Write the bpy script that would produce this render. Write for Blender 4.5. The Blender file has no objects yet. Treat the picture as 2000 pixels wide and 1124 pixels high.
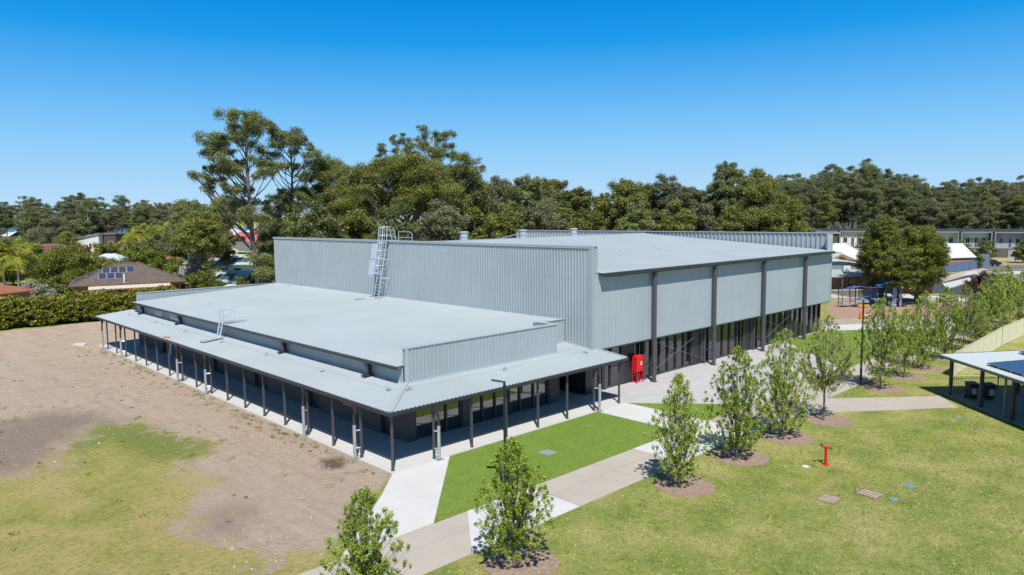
import bpy, bmesh, math, random
import numpy as np
from mathutils import Vector, Matrix
R = math.radians
SC = bpy.context.scene
COL = SC.collection

# ------------------------------------------------------------------ camera
CX, CY, CH = -18.945, -28.150, 12.0
YAW, PITCH, ROLL, FPX = 0.8080, 0.0980, -0.0111, 1416.94
FW = Vector((math.cos(YAW)*math.cos(PITCH), math.sin(YAW)*math.cos(PITCH), -math.sin(PITCH)))
_r = Vector((math.sin(YAW), -math.cos(YAW), 0)); _u = _r.cross(FW)
RT = _r*math.cos(ROLL) + _u*math.sin(ROLL)
UP = -_r*math.sin(ROLL) + _u*math.cos(ROLL)
CAM = Vector((CX, CY, CH))
cd = bpy.data.cameras.new('camera'); cam = bpy.data.objects.new('camera', cd); COL.objects.link(cam)
cam.matrix_world = Matrix(((RT.x, UP.x, -FW.x, CX), (RT.y, UP.y, -FW.y, CY), (RT.z, UP.z, -FW.z, CH), (0, 0, 0, 1)))
cd.sensor_width = 36.0; cd.lens = FPX/2000*36.0; cd.clip_start = 0.5; cd.clip_end = 30000
SC.camera = cam

# ------------------------------------------------------------------ sky and sun
SUNV = Vector((-0.41, -0.54, 1.0)).normalized()
EL = math.asin(SUNV.z); AZ = math.atan2(SUNV.x, SUNV.y)
w = bpy.data.worlds.new('World'); SC.world = w; w.use_nodes = True
nt = w.node_tree; nt.nodes.clear()
sky = nt.nodes.new('ShaderNodeTexSky'); sky.sky_type = 'NISHITA'; sky.sun_disc = False
sky.sun_elevation = EL; sky.sun_rotation = AZ; sky.altitude = 0; sky.air_density = 1.0; sky.dust_density = 0.35; sky.ozone_density = 3.0
hs = nt.nodes.new('ShaderNodeHueSaturation'); hs.inputs['Saturation'].default_value = 1.35
gm = nt.nodes.new('ShaderNodeGamma'); gm.inputs['Gamma'].default_value = 1.0
bg = nt.nodes.new('ShaderNodeBackground'); bg.inputs['Strength'].default_value = 0.055
wo = nt.nodes.new('ShaderNodeOutputWorld')
nt.links.new(sky.outputs[0], hs.inputs['Color']); nt.links.new(hs.outputs[0], gm.inputs[0])
# the deep polarised blue near the horizon line blends into the physical sky overhead
tcw = nt.nodes.new('ShaderNodeTexCoord'); sxw = nt.nodes.new('ShaderNodeSeparateXYZ'); nt.links.new(tcw.outputs['Generated'], sxw.inputs[0])
rw = nt.nodes.new('ShaderNodeValToRGB'); ew = rw.color_ramp.elements
SKYC = [(.0, (.50, .71, .90)), (.03, (.42, .66, .90)), (.10, (.23, .56, .91)), (.165, (.10, .42, .86)), (.225, (.010, .31, .79)), (.285, (.0, .235, .70)), (.5, (.0, .16, .56))]
ew[0].position = 0; ew[0].color = (*SKYC[0][1], 1); ew[1].position = .5; ew[1].color = (*SKYC[-1][1], 1)
for p_, c_ in SKYC[1:-1]: e_ = ew.new(p_); e_.color = (*c_, 1)
nt.links.new(sxw.outputs[2], rw.inputs[0])
vm = nt.nodes.new('ShaderNodeVectorMath'); vm.operation = 'SCALE'; vm.inputs['Scale'].default_value = 1/0.055; nt.links.new(rw.outputs[0], vm.inputs[0])
mrw = nt.nodes.new('ShaderNodeMapRange'); nt.links.new(sxw.outputs[2], mrw.inputs[0]); mrw.inputs[1].default_value = .30; mrw.inputs[2].default_value = .62; mrw.inputs[3].default_value = .93; mrw.inputs[4].default_value = 0.0
mxw = nt.nodes.new('ShaderNodeMix'); mxw.data_type = 'RGBA'; nt.links.new(mrw.outputs[0], mxw.inputs[0]); nt.links.new(gm.outputs[0], mxw.inputs[6]); nt.links.new(vm.outputs[0], mxw.inputs[7])
nt.links.new(mxw.outputs[2], bg.inputs[0]); nt.links.new(bg.outputs[0], wo.inputs[0])
sl = bpy.data.lights.new('sun', 'SUN'); sl.energy = 4.9; sl.angle = R(0.5); sl.color = (1.0, 0.95, 0.875)
so = bpy.data.objects.new('sun', sl); COL.objects.link(so)
so.rotation_euler = SUNV.to_track_quat('Z', 'Y').to_euler(); so.location = (-60, -80, 120)
SC.view_settings.view_transform = 'Standard'; SC.view_settings.look = 'None'
SC.view_settings.gamma = 1.0; SC.view_settings.use_curve_mapping = False; SC.view_settings.exposure = 0.14
SC.render.engine = 'CYCLES'
SC.cycles.max_bounces = 6; SC.cycles.transparent_max_bounces = 8

# ------------------------------------------------------------------ helpers: where things stand
def ray(px, py): return FW + RT*((px-1000)/FPX) - UP*((py-562)/FPX)
def G(px, py, z=0.0):
    d = ray(px, py); t = (z-CH)/d.z; p = CAM + d*t; return (p.x, p.y)
def PD(px, depth, ytop=None):
    """ground position under a bearing at a distance; with a top also the height there"""
    d = ray(px, 430 if ytop is None else ytop); p = CAM + d*(depth/d.dot(FW))
    return (p.x, p.y) if ytop is None else (p.x, p.y, p.z)

# ------------------------------------------------------------------ helpers: meshes
class MB:
    def __init__(s): s.v = []; s.f = []
    def add(s, vs, fs):
        o = len(s.v); s.v += [tuple(v) for v in vs]; s.f += [tuple(i+o for i in f) for f in fs]; return s
    def box(s, a, b):
        x0, y0, z0 = (min(a[i], b[i]) for i in range(3)); x1, y1, z1 = (max(a[i], b[i]) for i in range(3))
        return s.add([(x0,y0,z0),(x1,y0,z0),(x1,y1,z0),(x0,y1,z0),(x0,y0,z1),(x1,y0,z1),(x1,y1,z1),(x0,y1,z1)],
                     [(3,2,1,0),(4,5,6,7),(0,1,5,4),(1,2,6,5),(2,3,7,6),(3,0,4,7)])
    def obox(s, o, u, v, w_):
        o, u, v, w_ = map(Vector, (o, u, v, w_)); c = [o, o+u, o+u+v, o+v, o+w_, o+u+w_, o+u+v+w_, o+v+w_]
        fs = [(3,2,1,0),(4,5,6,7),(0,1,5,4),(1,2,6,5),(2,3,7,6),(3,0,4,7)]
        if u.cross(v).dot(w_) < 0: fs = [f[::-1] for f in fs]
        return s.add(c, fs)
    def poly(s, pts, z0, z1):
        n = len(pts); a = sum(pts[i][0]*pts[(i+1)%n][1]-pts[(i+1)%n][0]*pts[i][1] for i in range(n))
        if a < 0: pts = pts[::-1]
        vs = [(p[0], p[1], z0) for p in pts] + [(p[0], p[1], z1) for p in pts]
        fs = [tuple(range(n-1, -1, -1)), tuple(range(n, 2*n))] + [(i, (i+1)%n, n+(i+1)%n, n+i) for i in range(n)]
        return s.add(vs, fs)
    def tube(s, pts, r, n=6, cap=True):
        pts = [Vector(p) for p in pts]; rs = r if isinstance(r, (list, tuple)) else [r]*len(pts); vs = []; fs = []
        for i, p in enumerate(pts):
            d = (pts[min(i+1, len(pts)-1)]-pts[max(i-1, 0)])
            d = d.normalized() if d.length > 1e-9 else Vector((0, 0, 1))
            a = d.cross(Vector((0, 0, 1)) if abs(d.z) < .9 else Vector((1, 0, 0))).normalized(); b = d.cross(a)
            for k in range(n):
                t = 2*math.pi*k/n; vs.append(p+(a*math.cos(t)+b*math.sin(t))*rs[i])
        for i in range(len(pts)-1):
            for k in range(n):
                fs.append((i*n+k, i*n+(k+1)%n, (i+1)*n+(k+1)%n, (i+1)*n+k))
        if cap: fs.append(tuple(range(n-1, -1, -1))); fs.append(tuple((len(pts)-1)*n+k for k in range(n)))
        return s.add(vs, fs)
    def lathe(s, c, prof, n=16):
        vs = []; fs = []
        for (r, z) in prof:
            for k in range(n):
                t = 2*math.pi*k/n; vs.append((c[0]+r*math.cos(t), c[1]+r*math.sin(t), c[2]+z))
        for i in range(len(prof)-1):
            for k in range(n): fs.append((i*n+k, i*n+(k+1)%n, (i+1)*n+(k+1)%n, (i+1)*n+k))
        fs.append(tuple(range(n-1, -1, -1))); fs.append(tuple((len(prof)-1)*n+k for k in range(n)))
        return s.add(vs, fs)
    def quad(s, *p): return s.add(p, [tuple(range(len(p)))])

def finish(name, me, m, parent, label=None, smooth=False):
    o = bpy.data.objects.new(name, me); COL.objects.link(o)
    if m is not None: me.materials.append(m)
    if smooth: me.shade_smooth()
    if parent is not None:
        o.parent = parent; o.matrix_parent_inverse = Matrix.Translation(parent.location).inverted() if parent.get('_w', 1) else Matrix()
    if label: o['label'] = label
    return o
def build(name, mb, m, parent=None, label=None, smooth=False):
    me = bpy.data.meshes.new(name); me.from_pydata(mb.v, [], mb.f); me.update()
    return finish(name, me, m, parent, label, smooth)
def npmesh(name, V, n=4):
    """V: (count*n, 3) loose faces with n corners each"""
    me = bpy.data.meshes.new(name); c = len(V)//n
    me.vertices.add(len(V)); me.vertices.foreach_set('co', np.ascontiguousarray(V, dtype=np.float32).ravel())
    me.loops.add(len(V)); me.loops.foreach_set('vertex_index', np.arange(len(V), dtype=np.int32))
    me.polygons.add(c); me.polygons.foreach_set('loop_start', np.arange(0, len(V), n, dtype=np.int32))
    me.update(calc_edges=True); return me
def tag(o, label=None, cat=None, group=None, kind=None):
    if label: o['label'] = label
    if cat: o['category'] = cat
    if group: o['group'] = group
    if kind: o['kind'] = kind
    return o
def thing(name, label, cat, loc=(0, 0, 0), group=None, rz=0):
    o = bpy.data.objects.new(name, None); COL.objects.link(o); o.location = loc; o.rotation_euler.z = rz
    o.empty_display_size = .3
    return tag(o, label, cat, group)
def child(name, mb, m, parent, label=None, smooth=False):
    """mesh given in the parent's own coordinates"""
    o = build(name, mb, m, None, label, smooth); o.parent = parent; return o
def copy_tree(o, parent=None):
    c = o.copy(); COL.objects.link(c); c.parent = parent
    for ch in [x for x in bpy.data.objects if x.parent == o]: copy_tree(ch, c)
    return c
def copy_thing(root, kids, loc, rz, label, group, scale=1.0, zs=None):
    c = root.copy(); COL.objects.link(c); c.location = loc; c.rotation_euler = (0, 0, rz)
    c.scale = (scale, scale, scale if zs is None else zs); c['label'] = label
    if group: c['group'] = group
    for k in kids:
        d = k.copy(); COL.objects.link(d); d.parent = c
    return c

# ------------------------------------------------------------------ helpers: materials
def nd(t, typ, **kw):
    n = t.nodes.new(typ)
    for k, v in kw.items(): setattr(n, k, v)
    return n
def base(name):
    m = bpy.data.materials.new(name); m.use_nodes = True; t = m.node_tree; t.nodes.clear()
    out = nd(t, 'ShaderNodeOutputMaterial'); p = nd(t, 'ShaderNodeBsdfPrincipled'); t.links.new(p.outputs[0], out.inputs[0])
    return m, t, p, out
def ramp(t, src, stops):
    r = nd(t, 'ShaderNodeValToRGB'); e = r.color_ramp.elements
    while len(e) > 1: e.remove(e[-1])
    e[0].position = stops[0][0]; e[0].color = (*stops[0][1], 1)
    for p, c in stops[1:]:
        x = e.new(p); x.color = (*c, 1)
    t.links.new(src, r.inputs[0]); return r.outputs[0]
def noise(t, scale, detail=6, rough=.6, vec=None, dist=0):
    n = nd(t, 'ShaderNodeTexNoise'); n.inputs['Scale'].default_value = scale; n.inputs['Detail'].default_value = detail
    n.inputs['Roughness'].default_value = rough; n.inputs['Distortion'].default_value = dist
    if vec is None:
        tc = nd(t, 'ShaderNodeTexCoord'); vec = tc.outputs['Object']
    t.links.new(vec, n.inputs['Vector']); return n.outputs['Fac']
def mixc(t, f, a, b):
    m = nd(t, 'ShaderNodeMix', data_type='RGBA'); 
    for s, v in ((m.inputs[0], f), (m.inputs[6], a), (m.inputs[7], b)):
        if isinstance(v, tuple): s.default_value = (*v, 1) if len(v) == 3 else v
        elif isinstance(v, (int, float)): s.default_value = v
        else: t.links.new(v, s)
    return m.outputs[2]
def mth(t, op, a, b=0.0, c=None):
    m = nd(t, 'ShaderNodeMath', operation=op)
    for i, v in enumerate((a, b, c)):
        if v is None: continue
        if isinstance(v, (int, float)): m.inputs[i].default_value = v
        else: t.links.new(v, m.inputs[i])
    return m.outputs[0]
def bump(t, p, h, dist=.02, strength=.5):
    b = nd(t, 'ShaderNodeBump'); b.inputs['Distance'].default_value = dist; b.inputs['Strength'].default_value = strength
    t.links.new(h, b.inputs['Height']); t.links.new(b.outputs[0], p.inputs['Normal'])
def mat(name, c, rough=.6, metal=0.0, var=.12, scale=3.0, fine=None, ior=1.5, bmp=0, c2=None):
    m, t, p, out = base(name)
    lo = tuple(x*(1-var) for x in c); hi = tuple(min(1, x*(1+var)) for x in c)
    f = noise(t, scale, 8, .65)
    col = ramp(t, f, [(.3, lo), (.7, hi if c2 is None else c2)])
    if fine:
        g = noise(t, fine, 3, .7); col = mixc(t, mth(t, 'MULTIPLY', g, .5), col, tuple(x*.6 for x in c))
    t.links.new(col, p.inputs['Base Color'])
    p.inputs['Roughness'].default_value = rough; p.inputs['Metallic'].default_value = metal; p.inputs['IOR'].default_value = ior
    if bmp: bump(t, p, noise(t, fine or scale*8, 4), bmp)
    return m
def brick(name, c1, c2, mortar, bw=.24, rh=.086, ms=.010, rot=0.0):
    m, t, p, out = base(name)
    tc = nd(t, 'ShaderNodeTexCoord'); sp = nd(t, 'ShaderNodeSeparateXYZ'); t.links.new(tc.outputs['Object'], sp.inputs[0])
    u = mth(t, 'ADD', mth(t, 'MULTIPLY', sp.outputs[0], math.cos(rot)+math.sin(rot)), mth(t, 'MULTIPLY', sp.outputs[1], math.cos(rot)-math.sin(rot)))
    cb = nd(t, 'ShaderNodeCombineXYZ'); t.links.new(u, cb.inputs[0]); t.links.new(sp.outputs[2], cb.inputs[1])
    b = nd(t, 'ShaderNodeTexBrick'); t.links.new(cb.outputs[0], b.inputs['Vector'])
    b.inputs['Color1'].default_value = (*c1, 1); b.inputs['Color2'].default_value = (*c2, 1); b.inputs['Mortar'].default_value = (*mortar, 1)
    b.inputs['Scale'].default_value = 1; b.inputs['Mortar Size'].default_value = ms; b.inputs['Mortar Smooth'].default_value = .1
    b.inputs['Brick Width'].default_value = bw; b.inputs['Row Height'].default_value = rh
    t.links.new(b.outputs[0], p.inputs['Base Color']); p.inputs['Roughness'].default_value = .8
    return m
def foliage(name, dark, mid, light, trans=.25, clump=.35, rough=.55, glint=None):
    m = bpy.data.materials.new(name); m.use_nodes = True; t = m.node_tree; t.nodes.clear()
    out = nd(t, 'ShaderNodeOutputMaterial'); geo = nd(t, 'ShaderNodeNewGeometry')
    oi = nd(t, 'ShaderNodeObjectInfo')
    n = noise(t, clump, 3, .6)
    f = mth(t, 'ADD', mth(t, 'MULTIPLY', geo.outputs['Random Per Island'], .55), mth(t, 'MULTIPLY', n, .55))
    f = mth(t, 'ADD', f, mth(t, 'MULTIPLY', mth(t, 'SUBTRACT', oi.outputs['Random'], .5), .16))
    st = [(.24, dark), (.50, mid), (.74, light)]
    if glint: st = [(.24, dark), (.48, mid), (.72, light), (.92, glint)]  # last stop paints pale highlights onto some of the leaves
    c = ramp(t, f, st)
    d = nd(t, 'ShaderNodeBsdfPrincipled'); d.inputs['Roughness'].default_value = rough; d.inputs['Specular IOR Level'].default_value = .35
    tr = nd(t, 'ShaderNodeBsdfTranslucent'); mx = nd(t, 'ShaderNodeMixShader'); mx.inputs[0].default_value = trans
    t.links.new(c, d.inputs['Base Color']); t.links.new(c, tr.inputs[0])
    t.links.new(d.outputs[0], mx.inputs[1]); t.links.new(tr.outputs[0], mx.inputs[2]); t.links.new(mx.outputs[0], out.inputs[0])
    return m

M = {}
def sheetmetal(name, c, rough, streak, lap, bumpy):
    m, t, p, out = base(name); tc = nd(t, 'ShaderNodeTexCoord').outputs['Object']
    mp = nd(t, 'ShaderNodeMapping'); mp.inputs['Scale'].default_value = streak; t.links.new(tc, mp.inputs[0])
    n1 = noise(t, .25, 6, .6, tc); n2 = noise(t, 1.0, 5, .7, mp.outputs[0]); n3 = noise(t, .8, 8, .75, tc)
    col = ramp(t, n1, [(.35, tuple(x*.95 for x in c)), (.65, tuple(x*1.05 for x in c))])
    col = mixc(t, ramp(t, n2, [(.45, (0, 0, 0)), (.70, (.16, .16, .16))]), col, tuple(x*.72 for x in c))
    col = mixc(t, ramp(t, n3, [(.60, (0, 0, 0)), (.75, (.14, .14, .14))]), col, (.55, .54, .50))
    sp = nd(t, 'ShaderNodeSeparateXYZ'); t.links.new(tc, sp.inputs[0])
    f = mth(t, 'FRACT', mth(t, 'MULTIPLY', sp.outputs[lap[0]], 1/lap[1])); ln = mth(t, 'LESS_THAN', f, lap[2])
    col = mixc(t, mth(t, 'MULTIPLY', ln, lap[3]), col, tuple(x*.55 for x in c))
    f2 = mth(t, 'FRACT', mth(t, 'MULTIPLY', sp.outputs[lap[4]], 1/.762)); col = mixc(t, mth(t, 'MULTIPLY', mth(t, 'LESS_THAN', f2, .03), .25), col, tuple(x*.6 for x in c))
    t.links.new(col, p.inputs['Base Color']); t.links.new(mth(t, 'ADD', mth(t, 'MULTIPLY', n3, .25), rough-.12), p.inputs['Roughness'])
    bump(t, p, n1, .05, .12) if bumpy else None
    return m
M['steel'] = sheetmetal('pale_blue_grey_sheet', (.372, .426, .450), .44, (.5, .5, .5), (0, 1.35, .018, .22, 1), True)
M['steel_front_lit'] = sheetmetal('pale_blue_grey_sheet_lit', (.36, .42, .452), .46, (2.2, 2.2, .12), (2, 1.30, .014, .2, 0), True)  # same sheet as the gable, stronger sun on the front painted in as lighter
M['steel_wall_shaded'] = sheetmetal('pale_blue_grey_sheet_shaded', (.34, .396, .424), .46, (2.2, 2.2, .12), (2, 1.30, .014, .30, 0), True)  # same sheet, weaker grazing sun on the gable put into a darker colour
M['cap'] = mat('pale_capping', (.39, .445, .465), .42, 0, .03, 1)
M['char'] = mat('charcoal_paint', (.068, .071, .082), .42, 0, .12, 4)
M['chargut'] = mat('charcoal_gutter', (.035, .036, .042), .4, 0, .12, 4)
M['galv'] = mat('galvanised_pipe', (.42, .45, .47), .45, .35, .22, 6)
M['alu'] = mat('bright_aluminium', (.60, .63, .68), .35, .3, .1, 6)
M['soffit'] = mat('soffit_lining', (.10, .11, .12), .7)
M['batten'] = mat('pale_batten', (.5, .52, .52), .6)
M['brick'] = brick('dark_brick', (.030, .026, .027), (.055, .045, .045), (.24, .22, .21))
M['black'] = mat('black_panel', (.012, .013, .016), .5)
M['door'] = mat('dark_door', (.03, .032, .037), .4)
M['white'] = mat('white_paint', (.75, .75, .74), .5, 0, .05)
M['red'] = mat('red_paint', (.62, .012, .014), .35, 0, .08)
M['fadedred'] = mat('faded_red_paint', (.55, .13, .10), .5, 0, .12)
M['brass'] = mat('tarnished_brass', (.25, .2, .15), .45, .6)
M['plastic'] = mat('dark_bin_plastic', (.02, .025, .022), .5)
M['binlid'] = mat('purple_bin_lid', (.035, .02, .06), .45)
def glass(name, c, ior, rough=.03):
    m, t, p, out = base(name); p.inputs['Base Color'].default_value = (*c, 1); p.inputs['Roughness'].default_value = rough; p.inputs['IOR'].default_value = ior
    bump(t, p, noise(t, .5, 2), .01, .12); return m
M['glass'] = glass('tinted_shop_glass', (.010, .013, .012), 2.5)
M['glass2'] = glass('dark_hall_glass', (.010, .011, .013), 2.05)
M['pv'] = None
def solar():
    m, t, p, out = base('solar_cells'); tc = nd(t, 'ShaderNodeTexCoord')
    b = nd(t, 'ShaderNodeTexBrick'); b.offset = 0; t.links.new(tc.outputs['Object'], b.inputs['Vector'])
    b.inputs['Color1'].default_value = (.012, .022, .06, 1); b.inputs['Color2'].default_value = (.016, .03, .075, 1); b.inputs['Mortar'].default_value = (.16, .18, .22, 1)
    b.inputs['Scale'].default_value = 1; b.inputs['Mortar Size'].default_value = .011; b.inputs['Brick Width'].default_value = .165; b.inputs['Row Height'].default_value = .165
    t.links.new(b.outputs[0], p.inputs['Base Color']); p.inputs['Roughness'].default_value = .18; return m
M['pv'] = solar()
M['bark'] = mat('grey_bark', (.16, .14, .12), .85, 0, .35, 2.0, fine=12)
M['palebark'] = mat('pale_gum_bark', (.52, .48, .42), .8, 0, .35, .7, fine=6)
M['pearbark'] = mat('young_bark', (.17, .15, .13), .8, 0, .3, 6)
M['pear'] = foliage('young_pear_leaves', (.11, .19, .020), (.30, .42, .040), (.52, .60, .095), .42, 1.2, .38, (.74, .78, .40))
M['pear2'] = foliage('sparse_pear_leaves', (.13, .18, .03), (.30, .35, .065), (.50, .53, .15), .38, 1.2, .4, (.74, .68, .46))
M['gum'] = foliage('gum_leaves', (.05, .07, .024), (.150, .190, .060), (.33, .36, .14), .3, .30, .5)
M['gum2'] = foliage('olive_gum_leaves', (.055, .072, .016), (.175, .205, .040), (.36, .37, .10), .3, .25, .5)
M['gum3'] = foliage('grey_gum_leaves', (.055, .068, .036), (.155, .175, .080), (.32, .33, .18), .3, .25, .5)
M['lush'] = foliage('lush_green_leaves', (.04, .06, .012), (.125, .165, .026), (.31, .32, .055), .3, .5, .4)
M['bright'] = foliage('bright_green_leaves', (.06, .10, .015), (.15, .21, .025), (.30, .35, .05), .2, .5, .4)
M['hedge'] = foliage('hedge_leaves', (.05, .07, .010), (.17, .20, .022), (.38, .37, .055), .22, .9, .4)
M['silver'] = foliage('silver_leaves', (.13, .14, .10), (.26, .27, .21), (.42, .43, .36), .15, .6, .6)
M['blossom'] = foliage('white_blossom', (.10, .12, .06), (.30, .31, .26), (.62, .62, .58), .1, .8, .6)
M['palm'] = foliage('palm_fronds', (.06, .10, .015), (.20, .25, .03), (.56, .50, .07), .3, .3, .4)
M['maroon'] = foliage('maroon_leaves', (.03, .02, .015), (.07, .045, .03), (.13, .08, .05), .1, .6, .5)

# ------------------------------------------------------------------ the ground
def sdpoly(X, Y, poly):
    """signed distance to a polygon, negative inside"""
    d = np.full(X.shape, 1e9); ins = np.zeros(X.shape, bool); n = len(poly)
    for i in range(n):
        x0, y0 = poly[i]; x1, y1 = poly[(i+1) % n]; ex, ey = x1-x0, y1-y0
        t = np.clip(((X-x0)*ex+(Y-y0)*ey)/(ex*ex+ey*ey+1e-12), 0, 1)
        d = np.minimum(d, np.hypot(X-(x0+t*ex), Y-(y0+t*ey)))
        c = ((y0 > Y) != (y1 > Y)) & (X < (x1-x0)*(Y-y0)/((y1-y0) if abs(y1-y0) > 1e-9 else 1e-9)+x0); ins ^= c
    return np.where(ins, -d, d)
def px_poly(pts): return [G(*p) for p in pts]
def ground():
    xs = np.concatenate([[-9000, -3000, -800, -250, -120, -80, -60], np.arange(-45, 60.1, .75), np.arange(63, 140, 4), [150, 180, 230, 320, 600, 1500, 4000, 9000]])
    ys = np.concatenate([[-9000, -3000, -800, -250, -120, -80, -60], np.arange(-40, 72.1, .75), np.arange(75, 140, 4), [150, 180, 230, 320, 600, 1500, 4000, 9000]])
    X, Y = np.meshgrid(xs, ys); nx, ny = len(xs), len(ys)
    V = np.stack([X.ravel(), Y.ravel(), np.zeros(nx*ny)], 1)
    i = np.arange(nx-1); j = np.arange(ny-1); I, J = np.meshgrid(i, j); a = (J*nx+I).ravel()
    F = np.stack([a, a+1, a+nx+1, a+nx], 1)
    me = bpy.data.meshes.new('ground'); me.vertices.add(len(V)); me.vertices.foreach_set('co', V.astype(np.float32).ravel())
    me.loops.add(F.size); me.loops.foreach_set('vertex_index', F.astype(np.int32).ravel())
    me.polygons.add(len(F)); me.polygons.foreach_set('loop_start', np.arange(0, F.size, 4, dtype=np.int32)); me.update(calc_edges=True)
    yard = [(-0.2, -.2), (-7.5, -6.1), (-45, -6.1), (-60, 66), (40, 69), (40, 47), (3, 47)]      # bare building yard
    dirt = -sdpoly(X, Y, yard)
    g1 = px_poly([(-200, 900), (0, 935), (70, 925), (150, 865), (190, 838), (290, 830), (385, 862), (395, 890), (355, 925), (385, 975), (350, 1050), (500, 1080), (640, 1090), (620, 1160), (-300, 1160)])
    gr = -sdpoly(X, Y, g1)
    green = -sdpoly(X, Y, px_poly([(140, 870), (200, 833), (290, 830), (390, 862), (390, 895), (300, 900), (250, 880), (200, 860), (165, 885)]))
    sparse = -sdpoly(X, Y, px_poly([(30, 760), (60, 700), (250, 690), (330, 760), (330, 830), (200, 830), (100, 810)]))
    sparse = np.maximum(sparse, 1.5-np.abs(Y*0+X+1.2))                                                        # weeds along the slab
    darks = -sdpoly(X, Y, px_poly([(-80, 850), (0, 828), (90, 806), (190, 803), (215, 825), (150, 850), (125, 882), (60, 922), (-60, 940)]))
    damp = -sdpoly(X, Y, px_poly([(628, 895), (665, 890), (682, 905), (676, 915), (640, 918), (630, 914)]))
    mark = -sdpoly(X, Y, px_poly([(385, 1000), (450, 980), (480, 1010), (470, 1045), (400, 1050)]))
    for nm, arr in (('yard', dirt), ('grassy', gr), ('lush', green), ('sparse', sparse), ('dark', darks), ('damp', damp), ('mark', mark)):
        at = me.attributes.new(nm, 'FLOAT', 'POINT'); at.data.foreach_set('value', np.clip(arr, -6, 6).astype(np.float32).ravel())
    m, t, p, out = base('grass_and_bare_earth')
    def A(nm): n = nd(t, 'ShaderNodeAttribute'); n.attribute_name = nm; return n.outputs['Fac']
    tc = nd(t, 'ShaderNodeTexCoord').outputs['Object']
    n1 = noise(t, .35, 9, .68, tc); n2 = noise(t, 1.7, 9, .72, tc); n3 = noise(t, 9, 6, .8, tc); n4 = noise(t, .09, 4, .6, tc); n5 = noise(t, 38, 3, .8, tc)
    def edge(a, amp, soft):                                             # noisy soft edge of a mask
        s_ = mth(t, 'ADD', a, mth(t, 'MULTIPLY', mth(t, 'SUBTRACT', n2, .5), amp)); s_ = mth(t, 'ADD', s_, mth(t, 'MULTIPLY', mth(t, 'SUBTRACT', n3, .5), amp*1.1)); s_ = mth(t, 'ADD', s_, mth(t, 'MULTIPLY', mth(t, 'SUBTRACT', n1, .5), amp*1.6))
        r = nd(t, 'ShaderNodeMapRange'); t.links.new(s_, r.inputs[0]); r.inputs[1].default_value = -soft; r.inputs[2].default_value = soft; return r.outputs[0]
    lawn = ramp(t, n1, [(.36, (.21, .31, .05)), (.46, (.32, .39, .08)), (.53, (.44, .45, .12)), (.61, (.58, .52, .20))])
    n6 = noise(t, .9, 9, .8, tc, .2); n7 = noise(t, 4.5, 5, .85, tc)
    lawn = mixc(t, ramp(t, n6, [(.50, (0, 0, 0)), (.64, (.6, .6, .6))]), lawn, (.46, .41, .19))
    lawn = mixc(t, ramp(t, n6, [(.38, (.45, .45, .45)), (.46, (0, 0, 0))]), lawn, (.14, .22, .035))
    lawn = mixc(t, ramp(t, n7, [(.40, (.45, .45, .45)), (.50, (0, 0, 0)), (.51, (0, 0, 0))]), lawn, (.13, .19, .045)); lawn = mixc(t, ramp(t, n7, [(.52, (0, 0, 0)), (.62, (.6, .6, .6))]), lawn, (.50, .47, .20))
    lawn = mixc(t, ramp(t, n3, [(.48, (0, 0, 0)), (.64, (.5, .5, .5))]), lawn, (.16, .22, .05))
    lawn = mixc(t, ramp(t, n2, [(.50, (0, 0, 0)), (.72, (.55, .55, .55))]), lawn, (.42, .38, .20))
    lawn = mixc(t, ramp(t, n5, [(.50, (0, 0, 0)), (.75, (.3, .3, .3))]), lawn, (.12, .16, .04))
    dry = ramp(t, n1, [(.38, (.29, .34, .07)), (.48, (.43, .41, .11)), (.58, (.56, .46, .18))])
    dry = mixc(t, ramp(t, n2, [(.54, (0, 0, 0)), (.63, (.6, .6, .6))]), dry, (.50, .41, .20))
    dry = mixc(t, ramp(t, n7, [(.40, (.6, .6, .6)), (.50, (0, 0, 0))]), dry, (.18, .20, .055)); dry = mixc(t, ramp(t, n7, [(.52, (0, 0, 0)), (.62, (.5, .5, .5))]), dry, (.52, .46, .20))
    dry = mixc(t, ramp(t, n5, [(.5, (0, 0, 0)), (.72, (.4, .4, .4))]), dry, (.13, .14, .045))
    earth = ramp(t, n2, [(.38, (.49, .365, .282)), (.5, (.56, .435, .345)), (.62, (.62, .50, .405))])
    earth = mixc(t, ramp(t, n7, [(.38, (.25, .25, .25)), (.48, (0, 0, 0))]), earth, (.36, .27, .20)); earth = mixc(t, ramp(t, n7, [(.55, (0, 0, 0)), (.66, (.35, .35, .35))]), earth, (.60, .50, .41))
    mpt = nd(t, 'ShaderNodeMapping'); mpt.inputs['Rotation'].default_value = (0, 0, .35); mpt.inputs['Scale'].default_value = (1.6, .10, 1); t.links.new(tc, mpt.inputs[0]); n8 = noise(t, 1.0, 6, .7, mpt.outputs[0], .6)
    earth = mixc(t, ramp(t, n8, [(.52, (0, 0, 0)), (.60, (.45, .45, .45)), (.66, (.1, .1, .1))]), earth, (.40, .29, .215)); earth = mixc(t, ramp(t, n8, [(.34, (.4, .4, .4)), (.44, (0, 0, 0))]), earth, (.66, .55, .45))
    earth = mixc(t, ramp(t, n4, [(.4, (0, 0, 0)), (.62, (.7, .7, .7))]), earth, (.52, .43, .32))
    earth = mixc(t, ramp(t, n3, [(.58, (0, 0, 0)), (.72, (.4, .4, .4))]), earth, (.30, .235, .18))
    earth = mixc(t, ramp(t, n1, [(.55, (0, 0, 0)), (.68, (.55, .55, .55))]), earth, (.36, .27, .205))
    earth = mixc(t, mth(t, 'MULTIPLY', edge(A('dark'), 5.0, 1.3), .62), earth, (.20, .165, .135))
    earth = mixc(t, mth(t, 'MULTIPLY', edge(A('mark'), 2.0, .8), .55), earth, (.26, .18, .14))
    earth = mixc(t, mth(t, 'MULTIPLY', edge(A('damp'), 1.0, .25), .85), earth, (.115, .085, .065))
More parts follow.
